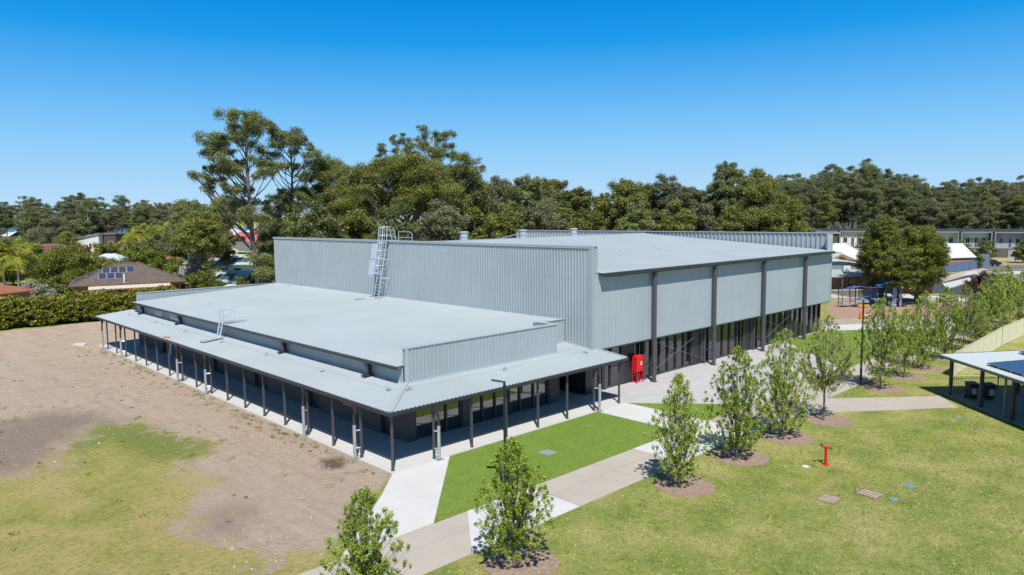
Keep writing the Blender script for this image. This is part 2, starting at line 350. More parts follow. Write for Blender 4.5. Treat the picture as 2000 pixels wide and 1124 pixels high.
    green_ = ramp(t, n3, [(.35, (.10, .17, .025)), (.65, (.22, .30, .06))])
    sp = mth(t, 'MULTIPLY', edge(A('sparse'), 2.0, 1.0), ramp(t, n2, [(.56, (0, 0, 0)), (.64, (1, 1, 1))]))
    c = mixc(t, mth(t, 'MULTIPLY', sp, ramp(t, n3, [(.42, (0, 0, 0)), (.56, (1, 1, 1))])), earth, green_)
    c = mixc(t, mth(t, 'MULTIPLY', ramp(t, n1, [(.36, (1, 1, 1)), (.44, (0, 0, 0))]), ramp(t, n3, [(.5, (0, 0, 0)), (.6, (.7, .7, .7))])), c, green_)
    gm_ = mth(t, 'MULTIPLY', edge(A('grassy'), 7.5, .4), ramp(t, n3, [(.30, (.25, .25, .25)), (.44, (1, 1, 1))])); c = mixc(t, gm_, c, dry)
    c = mixc(t, mth(t, 'MULTIPLY', mth(t, 'MULTIPLY', edge(A('lush'), 4.0, .6), ramp(t, n3, [(.38, (0, 0, 0)), (.52, (1, 1, 1))])), .9), c, green_)
    c = mixc(t, edge(A('yard'), .35, .15), lawn, c)
    t.links.new(c, p.inputs['Base Color']); p.inputs['Roughness'].default_value = .95; p.inputs['Specular IOR Level'].default_value = .15
    bump(t, p, mth(t, 'ADD', n3, mth(t, 'MULTIPLY', n7, 1.6)), .10, .8)
    return tag(finish('ground', me, m, None), kind='structure')
ground()
def sheet(name, pts, z, m, zb=-.04):
    return tag(build(name, MB().poly(pts, zb, z), m), kind='structure')

def slabmat(name, c, stain, joint=2.4, jd=.35):
    m, t, p, out = base(name); tc = nd(t, 'ShaderNodeTexCoord').outputs['Object']
    n1 = noise(t, .6, 8, .65, tc); n2 = noise(t, 14, 5, .7, tc)
    col = ramp(t, n1, [(.35, tuple(x*.92 for x in c)), (.6, c), (.8, tuple(min(1, x*1.06) for x in c))])
    col = mixc(t, mth(t, 'MULTIPLY', n2, .22), col, stain)
    b = nd(t, 'ShaderNodeTexBrick'); b.offset = 0; t.links.new(tc, b.inputs['Vector'])
    b.inputs['Color1'].default_value = b.inputs['Color2'].default_value = (0, 0, 0, 1); b.inputs['Mortar'].default_value = (1, 1, 1, 1)
    b.inputs['Scale'].default_value = 1; b.inputs['Mortar Size'].default_value = .012; b.inputs['Brick Width'].default_value = joint; b.inputs['Row Height'].default_value = joint
    col = mixc(t, mth(t, 'MULTIPLY', b.outputs[0], jd), col, tuple(x*.35 for x in stain))
    t.links.new(col, p.inputs['Base Color']); p.inputs['Roughness'].default_value = .85
    return m
M['conc'] = slabmat('new_concrete', (.57, .575, .565), (.48, .48, .47), 5.4, .3)
M['concnew'] = slabmat('bright_new_concrete', (.60, .605, .595), (.55, .55, .54), 40, .0)
M['path'] = slabmat('weathered_path_concrete', (.47, .425, .37), (.34, .30, .25), 7.4, .5)
M['farconc'] = slabmat('pale_far_paving', (.58, .57, .55), (.44, .43, .41), 3, .3)
M['gravel'] = mat('crushed_stone', (.50, .50, .50), .9, 0, .10, .8, fine=9, bmp=.03)
M['asphalt'] = mat('asphalt', (.060, .068, .085), .85, 0, .15, .5, fine=20)
M['road'] = mat('worn_asphalt', (.17, .17, .175), .85, 0, .12, .5, fine=20)
M['mulch'] = mat('bark_mulch', (.33, .24, .18), .95, 0, .45, 6, fine=11, bmp=.05)
M['softfall'] = mat('bark_softfall', (.40, .27, .19), .95, 0, .15, 1, fine=14, bmp=.03)
M['sea'] = mat('deep_blue_sea', (.010, .05, .13), .25, 0, .2, .02)
def turfmat():
    m, t, p, out = base('synthetic_turf'); tc = nd(t, 'ShaderNodeTexCoord').outputs['Object']
    n1 = noise(t, 1.3, 6, .7, tc, 1.0); n2 = noise(t, 11, 6, .8, tc); n3 = noise(t, .25, 3, .5, tc)
    col = ramp(t, n2, [(.38, (.085, .14, .018)), (.5, (.150, .235, .034)), (.62, (.25, .35, .062))])
    col = mixc(t, ramp(t, n1, [(.46, (0, 0, 0)), (.60, (.6, .6, .6))]), col, (.22, .28, .06))
    col = mixc(t, mth(t, 'MULTIPLY', n3, .3), col, (.10, .19, .03))
    t.links.new(col, p.inputs['Base Color']); p.inputs['Roughness'].default_value = .8; p.inputs['Specular IOR Level'].default_value = .2
    bump(t, p, n2, .05, .5); return m
M['turf'] = turfmat()

tag(build('sea', MB().poly([(-2500, 620), (400, 620), (900, 9000), (-9000, 9000)], -.5, .15), M['sea']), kind='structure')
# verandah slab, round two sides of the low wing
sheet('verandah_slab', [(-.25, -.22), (17.72, -.22), (17.72, 2.3), (17.95, 2.9), (17.95, 6.4), (14.9, 6.4), (14.9, 3.1), (3.1, 3.1), (3.1, 47.2), (7, 47.2), (7, 49.3), (-.12, 49.5)], .045, M['conc'])
sheet('corner_paving', [(-.15, -.23), (3.28, -.23), (-2.25, -6.08), (-6.4, -6.08), (-1.95, -2.05)], .030, M['concnew'])
sheet('cross_path', [(14.85, -.23), (17.72, -.23), (17.72, -6.08), (14.85, -6.08)], .030, M['concnew'])
sheet('synthetic_turf_lawn', [(3.3, -.25), (14.83, -.25), (14.83, -6.08), (-2.22, -6.08)], .014, M['turf'])
sheet('synthetic_turf_wedge', [(17.74, -.25), (21.4, -4.4), (22.9, -6.08), (17.74, -6.08)], .014, M['turf'])
sheet('gravel_yard', [(17.74, -.2), (17.74, 3.3), (54.2, 3.3), (54.2, 3.0), (46.3, 2.95), (45.6, 2.3), (42.2, -1.2), (37.4, -6.08), (22.95, -6.08), (21.42, -4.35)], .010, M['gravel'])
sheet('far_turf_lawn', [(46.4, 2.9), (57.0, 2.9), (58.0, -.7), (62.5, -6.08), (37.5, -6.08), (42.3, -1.2)], .014, M['turf'])
sheet('footpath', [(-16, -6.12), (-.6, -6.12), (-.6, -6.45), (-2.9, -9.1), (-16, -9.1)], .022, M['path'])
sheet('footpath_pale_panel', [(-.55, -6.12), (3.06, -6.12), (3.06, -9.05), (-2.85, -9.1)], .026, M['concnew'])
sheet('footpath_middle', [(3.1, -6.12), (10.55, -6.12), (10.55, -9.05), (3.1, -9.05)], .022, M['path'])
sheet('footpath_pale_panel_far', [(10.6, -6.12), (17.7, -6.12), (17.7, -9.05), (10.6, -9.05)], .026, M['concnew'])
sheet('footpath_far', [(17.75, -6.12), (75, -6.12), (75, -8.9), (27.6, -8.9), (32.7, -13.4), (33.3, -13.8), (30.9, -15.5), (24.3, -10.3), (21.5, -9.05), (17.75, -9.05)], .022, M['path'])
sheet('pale_strip_path', [(54.6, 3.0), (57.6, 4.4), (62, 1.8), (69, -6.0), (64.5, -6.0), (58.6, -.6)], .024, M['concnew'])
sheet('compacted_path', [(57.7, 4.4), (61.5, 6.6), (68, 2.6), (75, -6.0), (69.2, -6.0), (62.1, 1.8)], .018, mat('compacted_gravel', (.42, .36, .30), .9, 0, .15, 1, fine=20))
sheet('playground_softfall', [(65, 6.5), (63.8, 4.5), (66.5, 1.2), (74, -2.5), (86, -3), (97, 2), (94, 12), (84, 14), (72, 10)], .016, M['softfall'])
sheet('picket_fence_path', [(84, 15.5), (89.5, 9.5), (91, 1), (82.5, -9), (86, -9.5), (96, -.5), (95, 10), (88, 17.5)], .02, M['farconc'])
sheet('car_park', [(100, 9), (99, -2), (112, -14), (150, -10), (158, 4), (150, 13), (128, 16), (112, 12)], .012, M['asphalt'])
sheet('car_park_verge', [G(1840, 556), G(1905, 541), G(1905, 548), G(1850, 566)], .14, M['farconc'])
sheet('car_park_island', [G(1975, 541), G(2030, 536), G(2030, 545), G(1985, 548)], .16, M['farconc'])
sheet('car_park_kerb', [G(1965, 553), G(2030, 550), G(2030, 553), G(1967, 556)], .15, M['farconc'])
sheet('crossing_paving', [G(1890, 531), G(2040, 529), G(2040, 536), G(1880, 538)], .02, M['farconc'])
sheet('street', [G(1900, 528), G(2060, 526), G(2060, 518), G(1925, 519)], .012, M['road'])
sheet('street_verge', [G(1905, 518), G(2060, 517), G(2060, 510), G(1900, 511)], .02, mat('dry_verge_mulch', (.38, .26, .18), .95, 0, .2, 1))
sheet('side_street', [G(1840, 552), G(1930, 527), G(1915, 524), G(1800, 548)], .015, mat('bare_verge', (.45, .39, .32), .95, 0, .2, .6))

# ------------------------------------------------------------------ the hall and its low wing
def ribbed(O, U, V, N, pitch=.25, depth=.04, flat=.55, clips=()):
    """profiled sheet: ribs run along V, repeat along U; N points outward"""
    O, U, V, N = map(Vector, (O, U, V, N)); L = U.length; u = U.normalized(); n = N.normalized(); k = max(1, int(round(L/pitch))); p = L/k
    prof = []
    for i in range(k):
        b = i*p; prof += [(b, 0), (b+p*flat, 0), (b+p*(flat+.12), depth), (b+p*.88, depth)]
    prof.append((L, 0)); vs = []; fs = []
    for a, d in prof: q = O+u*a+n*d; vs += [q, q+V]
    flip = u.cross(V).dot(n) < 0
    for i in range(len(prof)-1):
        f = (2*i, 2*i+2, 2*i+3, 2*i+1); fs.append(f[::-1] if flip else f)
    if clips:
        bm = bmesh.new(); bv = [bm.verts.new(v) for v in vs]
        for f in fs: bm.faces.new([bv[i] for i in f])
        for co, no in clips:
            bmesh.ops.bisect_plane(bm, geom=bm.verts[:]+bm.edges[:]+bm.faces[:], plane_co=co, plane_no=no, clear_outer=True)
        bm.verts.ensure_lookup_table(); bm.verts.index_update()
        vs = [v.co.copy() for v in bm.verts]; fs = [tuple(v.index for v in f.verts) for f in bm.faces]; bm.free()
    m = MB(); m.add(vs, fs); return m

hall = thing('school_hall', 'large new pale blue-grey metal clad school hall with low flat wing and dark brick verandah', 'school hall', (3, 3, 0))
XG, Y0, Y1, XE = 17.35, 2.30, 47.64, 54.37
ZG, ZC, ZE, ZR, YR = 9.96, 3.10, 8.27, 9.74, 24.95
# high hall: gable walls
g = ribbed((XG, Y1, 3.0), (0, Y0-Y1, 0), (0, 0, ZG-3.04), (-1, 0, 0), .27, .045)
build('gable_wall', g, M['steel_wall_shaded'], hall)
b = MB().box((XG+.02, Y0+.08, 3.06), (XG+.36, Y1, ZG-.03)); b.box((XG+.02, Y1-.3, 0), (XE, Y1, 8.1)); build('wall_core', b, M['steel_wall_shaded'], hall)
b = MB().box((XG-.09, Y0-.07, ZG-.02), (XG+.48, Y1+.05, ZG+.05)); b.box((XG-.08, Y0-.07, ZG-.12), (XG-.062, Y1+.05, ZG-.022))
build('parapet_capping', b, M['cap'], hall)
b = MB().box((XG-.06, Y0-.06, 3.1), (XG+.22, Y0-.002, ZG-.03)); b.box((XG-.062, Y0-.002, 3.15), (XG-.002, Y0+.2, ZG-.03)); build('corner_flashing', b, M['steel_wall_shaded'], hall)
# parapet return at the front
b = ribbed((XG+.22, Y0, 8.2), (.36, 0, 0), (0, 0, ZG-8.23), (0, -1, 0), .18, .04); b.box((XG+.36, Y0+.02, 8.2), (XG+.6, Y0+.5, ZG-.03)); build('parapet_return', b, M['steel_wall_shaded'], hall)
# far gable parapet
b = ribbed((XE, Y0, 7.9), (0, Y1-Y0-.2, 0), (0, 0, ZG-7.9), (-1, 0, 0), .5, .09); b.box((XE+.02, Y0, 3.1), (XE+.4, Y1, ZG-.02)); build('far_parapet', b, M['steel_wall_shaded'], hall)
b = MB().box((XE-.14, Y0-.08, ZG-.02), (XE+.5, Y1-.1, ZG+.05)); build('parapet_capping', b, M['cap'], hall)
b = ribbed((XE-.75, Y0-.01, 8.25), (1.1, 0, 0), (0, 0, ZG-8.3), (0, -1, 0), .28, .04); b.box((XE-.75, Y0+.03, 8.4), (XE, Y0+.1, ZG-.03)); build('parapet_return', b, M['cap'], hall)
b = MB().obox((XE, Y1-.1, 9.30), (0, 4.9, -.95), (.3, 0, 0), (0, 0, .16)); b.box((XE, Y1, 0), (XE+.3, Y1+4.8, 8.2)); build('rear_raked_capping', b, M['cap'], hall)
# front cladding
b = ribbed((XG+.22, Y0, ZC), (XE-XG-.05, 0, 0), (0, 0, ZE-ZC-.02), (0, -1, 0), .25, .014); build('front_cladding', b, M['steel_front_lit'], hall)
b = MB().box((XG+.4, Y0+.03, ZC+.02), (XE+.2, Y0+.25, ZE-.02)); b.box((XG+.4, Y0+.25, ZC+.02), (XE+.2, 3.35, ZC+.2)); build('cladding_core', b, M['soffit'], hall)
b = MB().box((XG+.2, Y0-.05, ZC-.05), (XE+.25, Y0+.14, ZC+.018)); b.box((XG+.4, Y0+.14, ZC-.03), (XE+.2, 3.18, ZC+.015)); build('base_flashing', b, M['char'], hall)
b = MB().box((XE+.16, Y0-.02, ZC), (XE+.42, Y0+.3, ZG-.02)); build('corner_flashing', b, M['steel_wall_shaded'], hall)
# roof
sl_ = (ZR-8.23)/(YR-1.86)
x0r = XG+.60
b = ribbed((x0r, 1.84, 8.22), (XE-x0r-.35, 0, 0), (0, YR-1.84, ZR-8.22), (0, -sl_, 1), .27, .035)
n0 = len(b.v); c2 = ribbed((x0r, YR, ZR), (XE-x0r-.1, 0, 0), (0, Y1-YR+.1, -(ZR-8.30)), (0, sl_, 1), .27, .035); b.add(c2.v, c2.f)
build('hall_roof', b, M['steel'], hall)
b = MB().obox((x0r, YR-.3, ZR+.015), (XE-x0r-.15, 0, 0), (0, .3, .02), (0, 0, .03)); b.obox((x0r, YR+.3, ZR+.015), (XE-x0r-.15, 0, 0), (0, -.3, .02), (0, 0, .03)); build('ridge_capping', b, M['steel'], hall)
b = MB().box((x0r-.02, 1.70, 8.03), (XE-.35, 1.86, 8.20)); build('hall_gutter', b, M['chargut'], hall)
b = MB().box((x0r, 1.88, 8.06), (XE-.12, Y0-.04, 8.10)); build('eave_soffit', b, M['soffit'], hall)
x = x0r+.5
while x < XE-.6: build('eave_outrigger', MB().box((x, 1.74, 7.95), (x+.9, Y0-.04, 8.03)), M['char'], hall); x += 1.35
for x, y in ((25.95, 25.4), (33.9, 25.4), (41.8, 25.4)):
    b = MB().lathe((x, y, 9.6), [(.38, 0), (.38, .42), (.42, .43), (.42, .47), (.38, .48), (.38, .86), (.46, .87), (.46, .95), (.36, 1.0)], 18)
    build('roof_ventilator', b, M['cap'], hall, smooth=False)
# pillars
for i in range(4):
    x = 23.96+8.096*i
    b = MB().box((x-.05, Y0-.05, 0), (x+.05, Y0-.05, 0))
    b = MB().tube([(x, 2.02, 0), (x, 2.02, 8.03)], .165, 12); b.tube([(x, 2.02, 3.02), (x, 2.02, 3.10)], .19, 12); b.box((x-.22, 1.8, 0), (x+.22, 2.24, .025))
    o = build('pillar', b, M['char'], hall)
    c = MB().box((x-.09, 2.80, .02), (x+.09, 3.02, ZC-.04)); c.box((x-.04, 2.19, 1.15), (x+.04, 2.8, 1.23)); build('inner_column', c, M['char'], o)
for xa in (24.3, 40.5):
    b = MB().tube([(xa, 2.62, .45), (xa+7.4, 2.62, 2.95)], .016, 5); b.tube([(xa, 2.66, 2.95), (xa+7.4, 2.66, .45)], .016, 5); build('cross_brace', b, mat('weathered_rod', (.18, .19, .20), .5, .2), hall)
# hall glazing at ground level
segs = [(18.0, 21.6), (23.0, 30.6), (31.9, 38.8), (40.0, 46.8), (47.7, 54.1)]
for xa, xb in segs:
    gl = build('window', MB().box((xa, 3.20, .12), (xb, 3.24, ZC-.03)), M['glass2'], hall)
    b = MB().box((xa, 3.10, .03), (xb, 3.26, .119)); n = max(2, int(round((xb-xa)/1.14)))
    for k in range(n+1):
        x = xa+(xb-xa)*k/n; b.box((x-.035, 3.06, .12), (x+.035, 3.199, ZC-.031))
    for k in range(n):
        xq = xa+(xb-xa)*k/n
        if k % 2 == 0: b.box((xq+.046, 3.15, 1.42), (xq+(xb-xa)/n-.046, 3.197, 1.47))
    build('window_frame', b, M['char'], gl)
for xa, xb in ((21.65, 22.95), (30.65, 31.85), (38.85, 39.95), (46.85, 47.65)):
    build('dark_wall_panel', MB().box((xa, 3.08, .03), (xb, 3.6, ZC-.03)), M['door'], hall)
build('dark_corner_wall', MB().box((54.12, 3.12, 0), (54.35, 20, ZC+.1)), M['door'], hall)
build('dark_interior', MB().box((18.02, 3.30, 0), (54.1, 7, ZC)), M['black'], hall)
# ------------------------------ the low wing
XW, YW, YE = 2.98, 2.98, 47.2
cuts = [(4.60, 5.52), (12.35, 13.7), (19.5, 21.6), (27.0, 29.0), (38.45, 40.7)]   # recessed doors on the yard side
b = MB(); yp = YW
for ya, yb in cuts: b.box((XW, yp, 0), (XW+.28, ya, 3.2)); yp = yb
b.box((XW, yp, 0), (XW+.28, YE, 3.2)); b.box((XW+.28, YE-.25, 0), (17.3, YE, 3.2))
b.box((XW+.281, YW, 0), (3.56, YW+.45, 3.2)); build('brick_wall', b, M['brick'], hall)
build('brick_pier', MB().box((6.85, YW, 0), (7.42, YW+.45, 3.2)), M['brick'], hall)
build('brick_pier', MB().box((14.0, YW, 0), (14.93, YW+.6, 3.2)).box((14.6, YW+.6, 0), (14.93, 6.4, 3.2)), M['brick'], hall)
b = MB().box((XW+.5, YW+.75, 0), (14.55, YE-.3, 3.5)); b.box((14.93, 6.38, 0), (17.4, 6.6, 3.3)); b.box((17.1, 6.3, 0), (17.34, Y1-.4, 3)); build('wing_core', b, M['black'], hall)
for i, (ya, yb) in enumerate(cuts):
    f = build('door', MB().box((XW+.2, ya, .05), (XW+.26, yb, 2.2)), M['door'], hall)
    h = MB().box((XW+.17, yb-.15, .95), (XW+.199, yb-.11, 1.2)); build('door_handle', h, M['alu'], f)
    q = MB().box((XW+.14, ya, 2.2), (XW+.26, yb, 3.2)); build('door_head', q, M['char'], hall)
d = build('door', MB().box((XW+.12, 38.5, .06), (XW+.18, 39.3, 2.15)), M['white'], hall, 'white door standing open'); 
def shopwin(xa, xb, doors):
    gl = build('window', MB().box((xa, YW+.20, .10), (xb, YW+.24, 2.75)), M['glass'], hall)
    b = MB().box((xa, YW+.13, .045), (xb, YW+.28, .099)); b.box((xa, YW+.13, 2.751), (xb, YW+.28, 2.9))
    for x in [xa+.04, xb-.04]+doors: b.box((x-.05, YW+.10, .1), (x+.05, YW+.199, 2.75))
    build('window_frame', b, M['char'], gl)
    for x in doors[::2]: build('door_handle', MB().box((x-.012, YW+.04, .9), (x+.012, YW+.06, 1.25)).box((x-.012, YW+.06, 1.05), (x+.012, YW+.099, 1.08)), M['alu'], gl)
shopwin(3.57, 6.84, [4.9, 5.75]); shopwin(7.43, 13.98, [8.45, 9.45, 10.6, 11.5, 12.7])
build('window_head', MB().box((3.56, YW+.1, 2.901), (14, YW+.45, 3.2)), M['char'], hall)
# entry recess, dark side wall under the high gable
b = MB().box((17.36, 3.2, .045), (17.42, 6.3, 3.14)); b.box((17.43, 2.9, .045), (17.98, 3.18, 3.05)); build('entry_side_wall', b, M['door'], hall)
for x in (18.05, 19.5): build('entry_mullion', MB().box((x, 2.95, .04), (x+.2, 3.09, ZC-.05)), M['char'], hall)
# verandah roof, two slopes meeting at a hip
S = .10; ZV = 2.93
zc = lambda d: ZV+S*(d+.22)
hip_n = Vector((1, -1, 0))
rp = ribbed((-.24, 49.2, zc(-.24)), (0, -49.45, 0), (3.26, 0, 3.26*S), (-S, 0, 1), .25, .035, clips=[((0, 0, 0), (1, -1, 0))])
q = ribbed((-.24, -.24, zc(-.24)), (18.04, 0, 0), (0, 3.26, 3.26*S), (0, -S, 1), .25, .035, clips=[((0, 0, 0), (-1, 1, 0))])
q2 = ribbed((14.72, 3.02, zc(3.02)), (2.6, 0, 0), (0, 1.70, 1.70*S), (0, -S, 1), .25, .035)
rp.add(q.v, q.f); rp.add(q2.v, q2.f)
build('verandah_roof', rp, M['steel'], hall)
b = MB().add([(-.22, -.22, zc(-.22)+.045), (-.04, -.22, zc(-.22)+.05), (3.0, 2.82, zc(3.0)+.055), (3.0, 3.0, zc(3.0)+.06), (2.82, 3.0, zc(3)+.055), (-.22, -.04, zc(-.22)+.05)],
                 [(0, 1, 2, 3), (0, 3, 4, 5)])
build('hip_capping', b, M['cap'], hall); b = MB()
b.obox((17.70, -.24, zc(-.24)+.03), (.14, 0, 0), (0, 2.6, 2.6*S), (0, 0, .05)); b.obox((17.27, 2.36, zc(2.36)+.03), (.14, 0, 0), (0, 2.35, 2.35*S), (0, 0, .05))
build('roof_edge_capping', b, M['cap'], hall)
b = MB().box((2.93, 3.03, zc(3)), (2.972, 46.9, zc(3)+.09)); b.box((2.99, 2.93, zc(3)), (14.7, 2.972, zc(3)+.09)); b.box((14.78, 4.63, zc(4.7)), (17.29, 4.69, zc(4.7)+.09)); build('apron_flashing', b, M['cap'], hall)
b = MB().box((-.36, -.36, 2.78), (-.245, 49.2, 2.93)); b.box((-.245, -.36, 2.78), (17.85, -.245, 2.93)); build('verandah_gutter', b, M['chargut'], hall)
b = MB().box((-.06, -.06, 2.66), (.06, 49.1, 2.80)); b.box((.06, -.06, 2.66), (17.6, .06, 2.80)); build('verandah_beam', b, M['char'], hall)
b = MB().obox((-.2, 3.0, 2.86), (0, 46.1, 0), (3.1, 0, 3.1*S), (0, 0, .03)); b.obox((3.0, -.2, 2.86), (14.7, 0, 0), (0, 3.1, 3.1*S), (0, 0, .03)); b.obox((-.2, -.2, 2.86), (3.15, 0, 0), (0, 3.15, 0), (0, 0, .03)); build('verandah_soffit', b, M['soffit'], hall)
for k in range(34): build('soffit_batten', MB().box((.2, .9+k*1.36, 2.70), (.26, 1.75+k*1.36, 2.78)), M['batten'], hall)
# posts
pm = MB().box((-.05, -.05, .045), (.05, .05, 2.66)); pm.box((-.09, -.09, .046), (.09, .09, .06))
pme = None
posts = [(0, i*2.7285) for i in range(18)]+[(i*2.4711, 0) for i in range(1, 8)]
for i, (x, y) in enumerate(posts):
    if pme is None: o0 = build('verandah_post', pm, M['char'], hall); o0.matrix_parent_inverse = Matrix(); pme = o0; o = o0
    else: o = pme.copy(); COL.objects.link(o)
    o.location = (x-3, y-3, 0)
# downpipes
def downpipe(x, y, fx, fy, post):
    g0 = Vector((fx, fy, 0))*-.30; 
    b = MB().tube([(x+g0.x*-.0, y, 0)]*2, .01, 3) if False else MB()
    bx_, by_ = x, y
    ux, uy = (0, 1) if fx else (1, 0)
    b.tube([(x-.0*ux, y, 2.80), (x, y, 2.45), (x+.10*ux, y+.10*uy, 2.30), (x+.16*ux, y+.16*uy, 2.12), (x+.16*ux, y+.16*uy, 1.72)], [.075, .075, .07, .07, .065], 8)
    b.box((x-.09, y-.09, 2.55), (x+.09, y+.09, 2.80))
    o = build('downpipe', b, M['chargut'], hall)
    px_, py_ = x+.16*ux, y+.16*uy
    c = MB().tube([(px_, py_, .08), (px_, py_, 1.75)], .085, 10); build('pipe_guard', c, M['galv'], o)
    c = MB()
    for z in (.55, 1.45): c.tube([(px_, py_, z), (post[0], post[1], z)], .035, 5)
    build('pipe_bracket', c, M['alu'], o)
    c = MB().box((px_-.2, py_-.2, 0), (px_+.2, py_+.2, .05)); build('pipe_pit', c, M['galv'], o)
for k, y in ((1, 2.81), (3, 8.05), (8, 21.95), (10, 27.35), (15, 41.1), (17, 46.75)): downpipe(-.32, y-.16, -1, 0, (0, k*2.7285))
for k, x in ((1, 2.42), (6, 14.86)): downpipe(x-.16+.12, -.32, 0, -1, (k*2.4711, 0))
# upper walls and roof of the wing
ZWE, ZWR, ZP = 4.24, 5.0, 5.12
build('wing_upper_wall', ribbed((XW, YE, 3.25), (0, YW-YE, 0), (0, 0, .92), (-1, 0, 0), .25, .03), M['steel_wall_shaded'], hall)
sw = (ZWR-ZWE)/(XG-XW+.25)
b = ribbed((2.50, YE-.15, ZWE-.03), (0, -(YE-YW-.3), 0), (12.05, 0, 12.05*sw), (-sw, 0, 1), .25, .032)
b2 = ribbed((14.55, YE-.15, ZWE-.02+11.85*sw), (0, -(YE-YW-2.05), 0), (XG-14.57, 0, (XG-14.57)*sw), (-sw, 0, 1), .25, .032); b.add(b2.v, b2.f)
build('wing_roof', b, M['steel'], hall)
b = ribbed((XW-.02, YW, 3.24), (14.70-XW+.02, 0, 0), (0, 0, ZP-3.26), (0, -1, 0), .25, .035)
b2 = ribbed((14.73, 4.70, 3.3), (XG-14.76, 0, 0), (0, 0, ZP-.1-3.3), (0, -1, 0), .25, .035); b.add(b2.v, b2.f)
b3 = ribbed((14.72, YW, 3.25), (0, 1.68, 0), (0, 0, ZP-3.27), (1, 0, 0), .25, .03); b.add(b3.v, b3.f)
b.box((XW, YW+.03, 3.3), (14.69, YW+.22, ZP-.03)); b.box((14.5, YW+.22, 3.3), (14.69, 4.9, ZP-.03)); b.box((14.69, 4.73, 3.3), (XG-.06, 4.9, ZP-.13))
build('front_parapet', b, M['steel_wall_shaded'], hall)
b = MB().box((XW-.08, YW-.06, ZP-.02), (14.78, YW+.27, ZP+.03)); b.box((14.46, YW+.27, ZP-.021), (14.78, 4.64, ZP+.029)); b.box((14.46, 4.64, ZP-.12), (XG-.06, 4.95, ZP-.07))
b.box((XW-.06, YW-.055, 3.3), (XW+.18, YW-.04, ZP-.03)); build('parapet_capping', b, M['cap'], hall)
b = ribbed((XW, YE, 4.0), (11.7, 0, 0), (0, 0, ZP-.14-4.0), (0, -1, 0), .25, .035); b.box((XW, YE+.02, 0), (14.7, YE+.2, ZP-.15)); b.box((14.7, YE+.25, 0), (XG, YE+.4, ZP-.2))
build('rear_parapet', b, M['steel_wall_shaded'], hall)
b = MB().box((XW-.05, YE-.06, ZP-.14), (14.75, YE+.26, ZP-.09)); b.box((14.75, YE+.2, ZP-.19), (XG-.05, YE+.46, ZP-.14)); build('parapet_capping', b, M['cap'], hall)
b = MB().box((2.38, YW+.05, 4.06), (2.50, YE-.02, 4.21)); build('wing_gutter', b, M['chargut'], hall)
b = MB(); y = YW+.7
while y < YE-.6: b.box((2.46, y, 4.03), (2.97, y+.75, 4.07)); y += 1.2
build('gutter_bracket', b, M['batten'], hall)
for y in (6.09, 16.2, 35.1, 44.8):
    b = MB().add([(2.45, y-.19, 4.05), (2.8, y-.19, 4.05), (2.8, y+.19, 4.05), (2.45, y+.19, 4.05), (2.66, y-.09, 3.36), (2.84, y-.09, 3.36), (2.84, y+.09, 3.36), (2.66, y+.09, 3.36)], [(0, 1, 2, 3), (7, 6, 5, 4), (4, 5, 1, 0), (5, 6, 2, 1), (6, 7, 3, 2), (7, 4, 0, 3)]); b.box((2.30, y-.16, 3.235), (2.84, y+.16, 3.36)); build('roof_spreader_pipe', b, M['chargut'], hall)
for ya, yb in ((36.2, 38.1), (40.2, 42.0)):
    f = MB()
    f.box((XW-.06, ya, 3.42), (XW-.035, yb, 3.50)); f.box((XW-.06, ya, 3.86), (XW-.035, yb, 3.94)); f.box((XW-.06, ya, 3.5), (XW-.035, ya+.09, 3.86)); f.box((XW-.06, yb-.09, 3.5), (XW-.035, yb, 3.86))
    o = build('vent_frame', f, M['alu'], hall); l = MB()
    for k in range(6): l.obox((XW-.045, ya+.09, 3.5+k*.06), (0, yb-ya-.18, 0), (.008, 0, 0), (-.01, 0, .045))
    build('vent_louvre', l, M['galv'], o)
# roof safety anchors and line
anc = [(1.77, y) for y in (45.5, 38.25, 31.2, 23.95, 16.8, 9.5, 2.8)]+[(x, 2.02) for x in (2.5, 9.25, 16.4)]
for x, y in anc:
    z = zc(min(x, y))+.03
    b = MB().box((x-.2, y-.03, z), (x+.2, y+.03, z+.03)); b.box((x-.03, y-.2, z+.002), (x+.03, y+.2, z+.032)); b.tube([(x, y, z+.03), (x, y, z+.16)], .035, 7); b.tube([(x-.16, y-.12, z+.05), (x, y, z+.14), (x+.16, y+.12, z+.05)], .02, 5)
    build('roof_anchor', b, M['alu'] if y > 3 else M['galv'], hall)
b = MB()
for (x0, y0_), (x1, y1_) in zip(anc[:-1], anc[1:]): b.tube([(x0, y0_, zc(min(x0, y0_))+.15), (x1, y1_, zc(min(x1, y1_))+.15)], .008, 4)
build('safety_line', b, M['galv'], hall)
def roofdot(x, y, z, r=.12, h=.12, m=None):
    build('roof_cowl', MB().lathe((x, y, z), [(r*.8, 0), (r*.8, h*.6), (r, h*.6), (r*.9, h)], 10), m or M['white'], hall)
for px, py in ((564, 566), (475, 569), (500, 580), (408, 590), (581, 570)):
    x, y = G(px, py, 4.6); z = ZWE+(x-2.7)*sw; roofdot(x, y, z, .14, .16 if px == 564 else .07, M['alu'])
for px, py in ((1212, 485), (1288, 481), (1491, 479), (1272, 470)):
    x, y = G(px, py, 9.1); roofdot(x, y, 8.23+(y-1.86)*sl_, .13, .1, M['alu'])
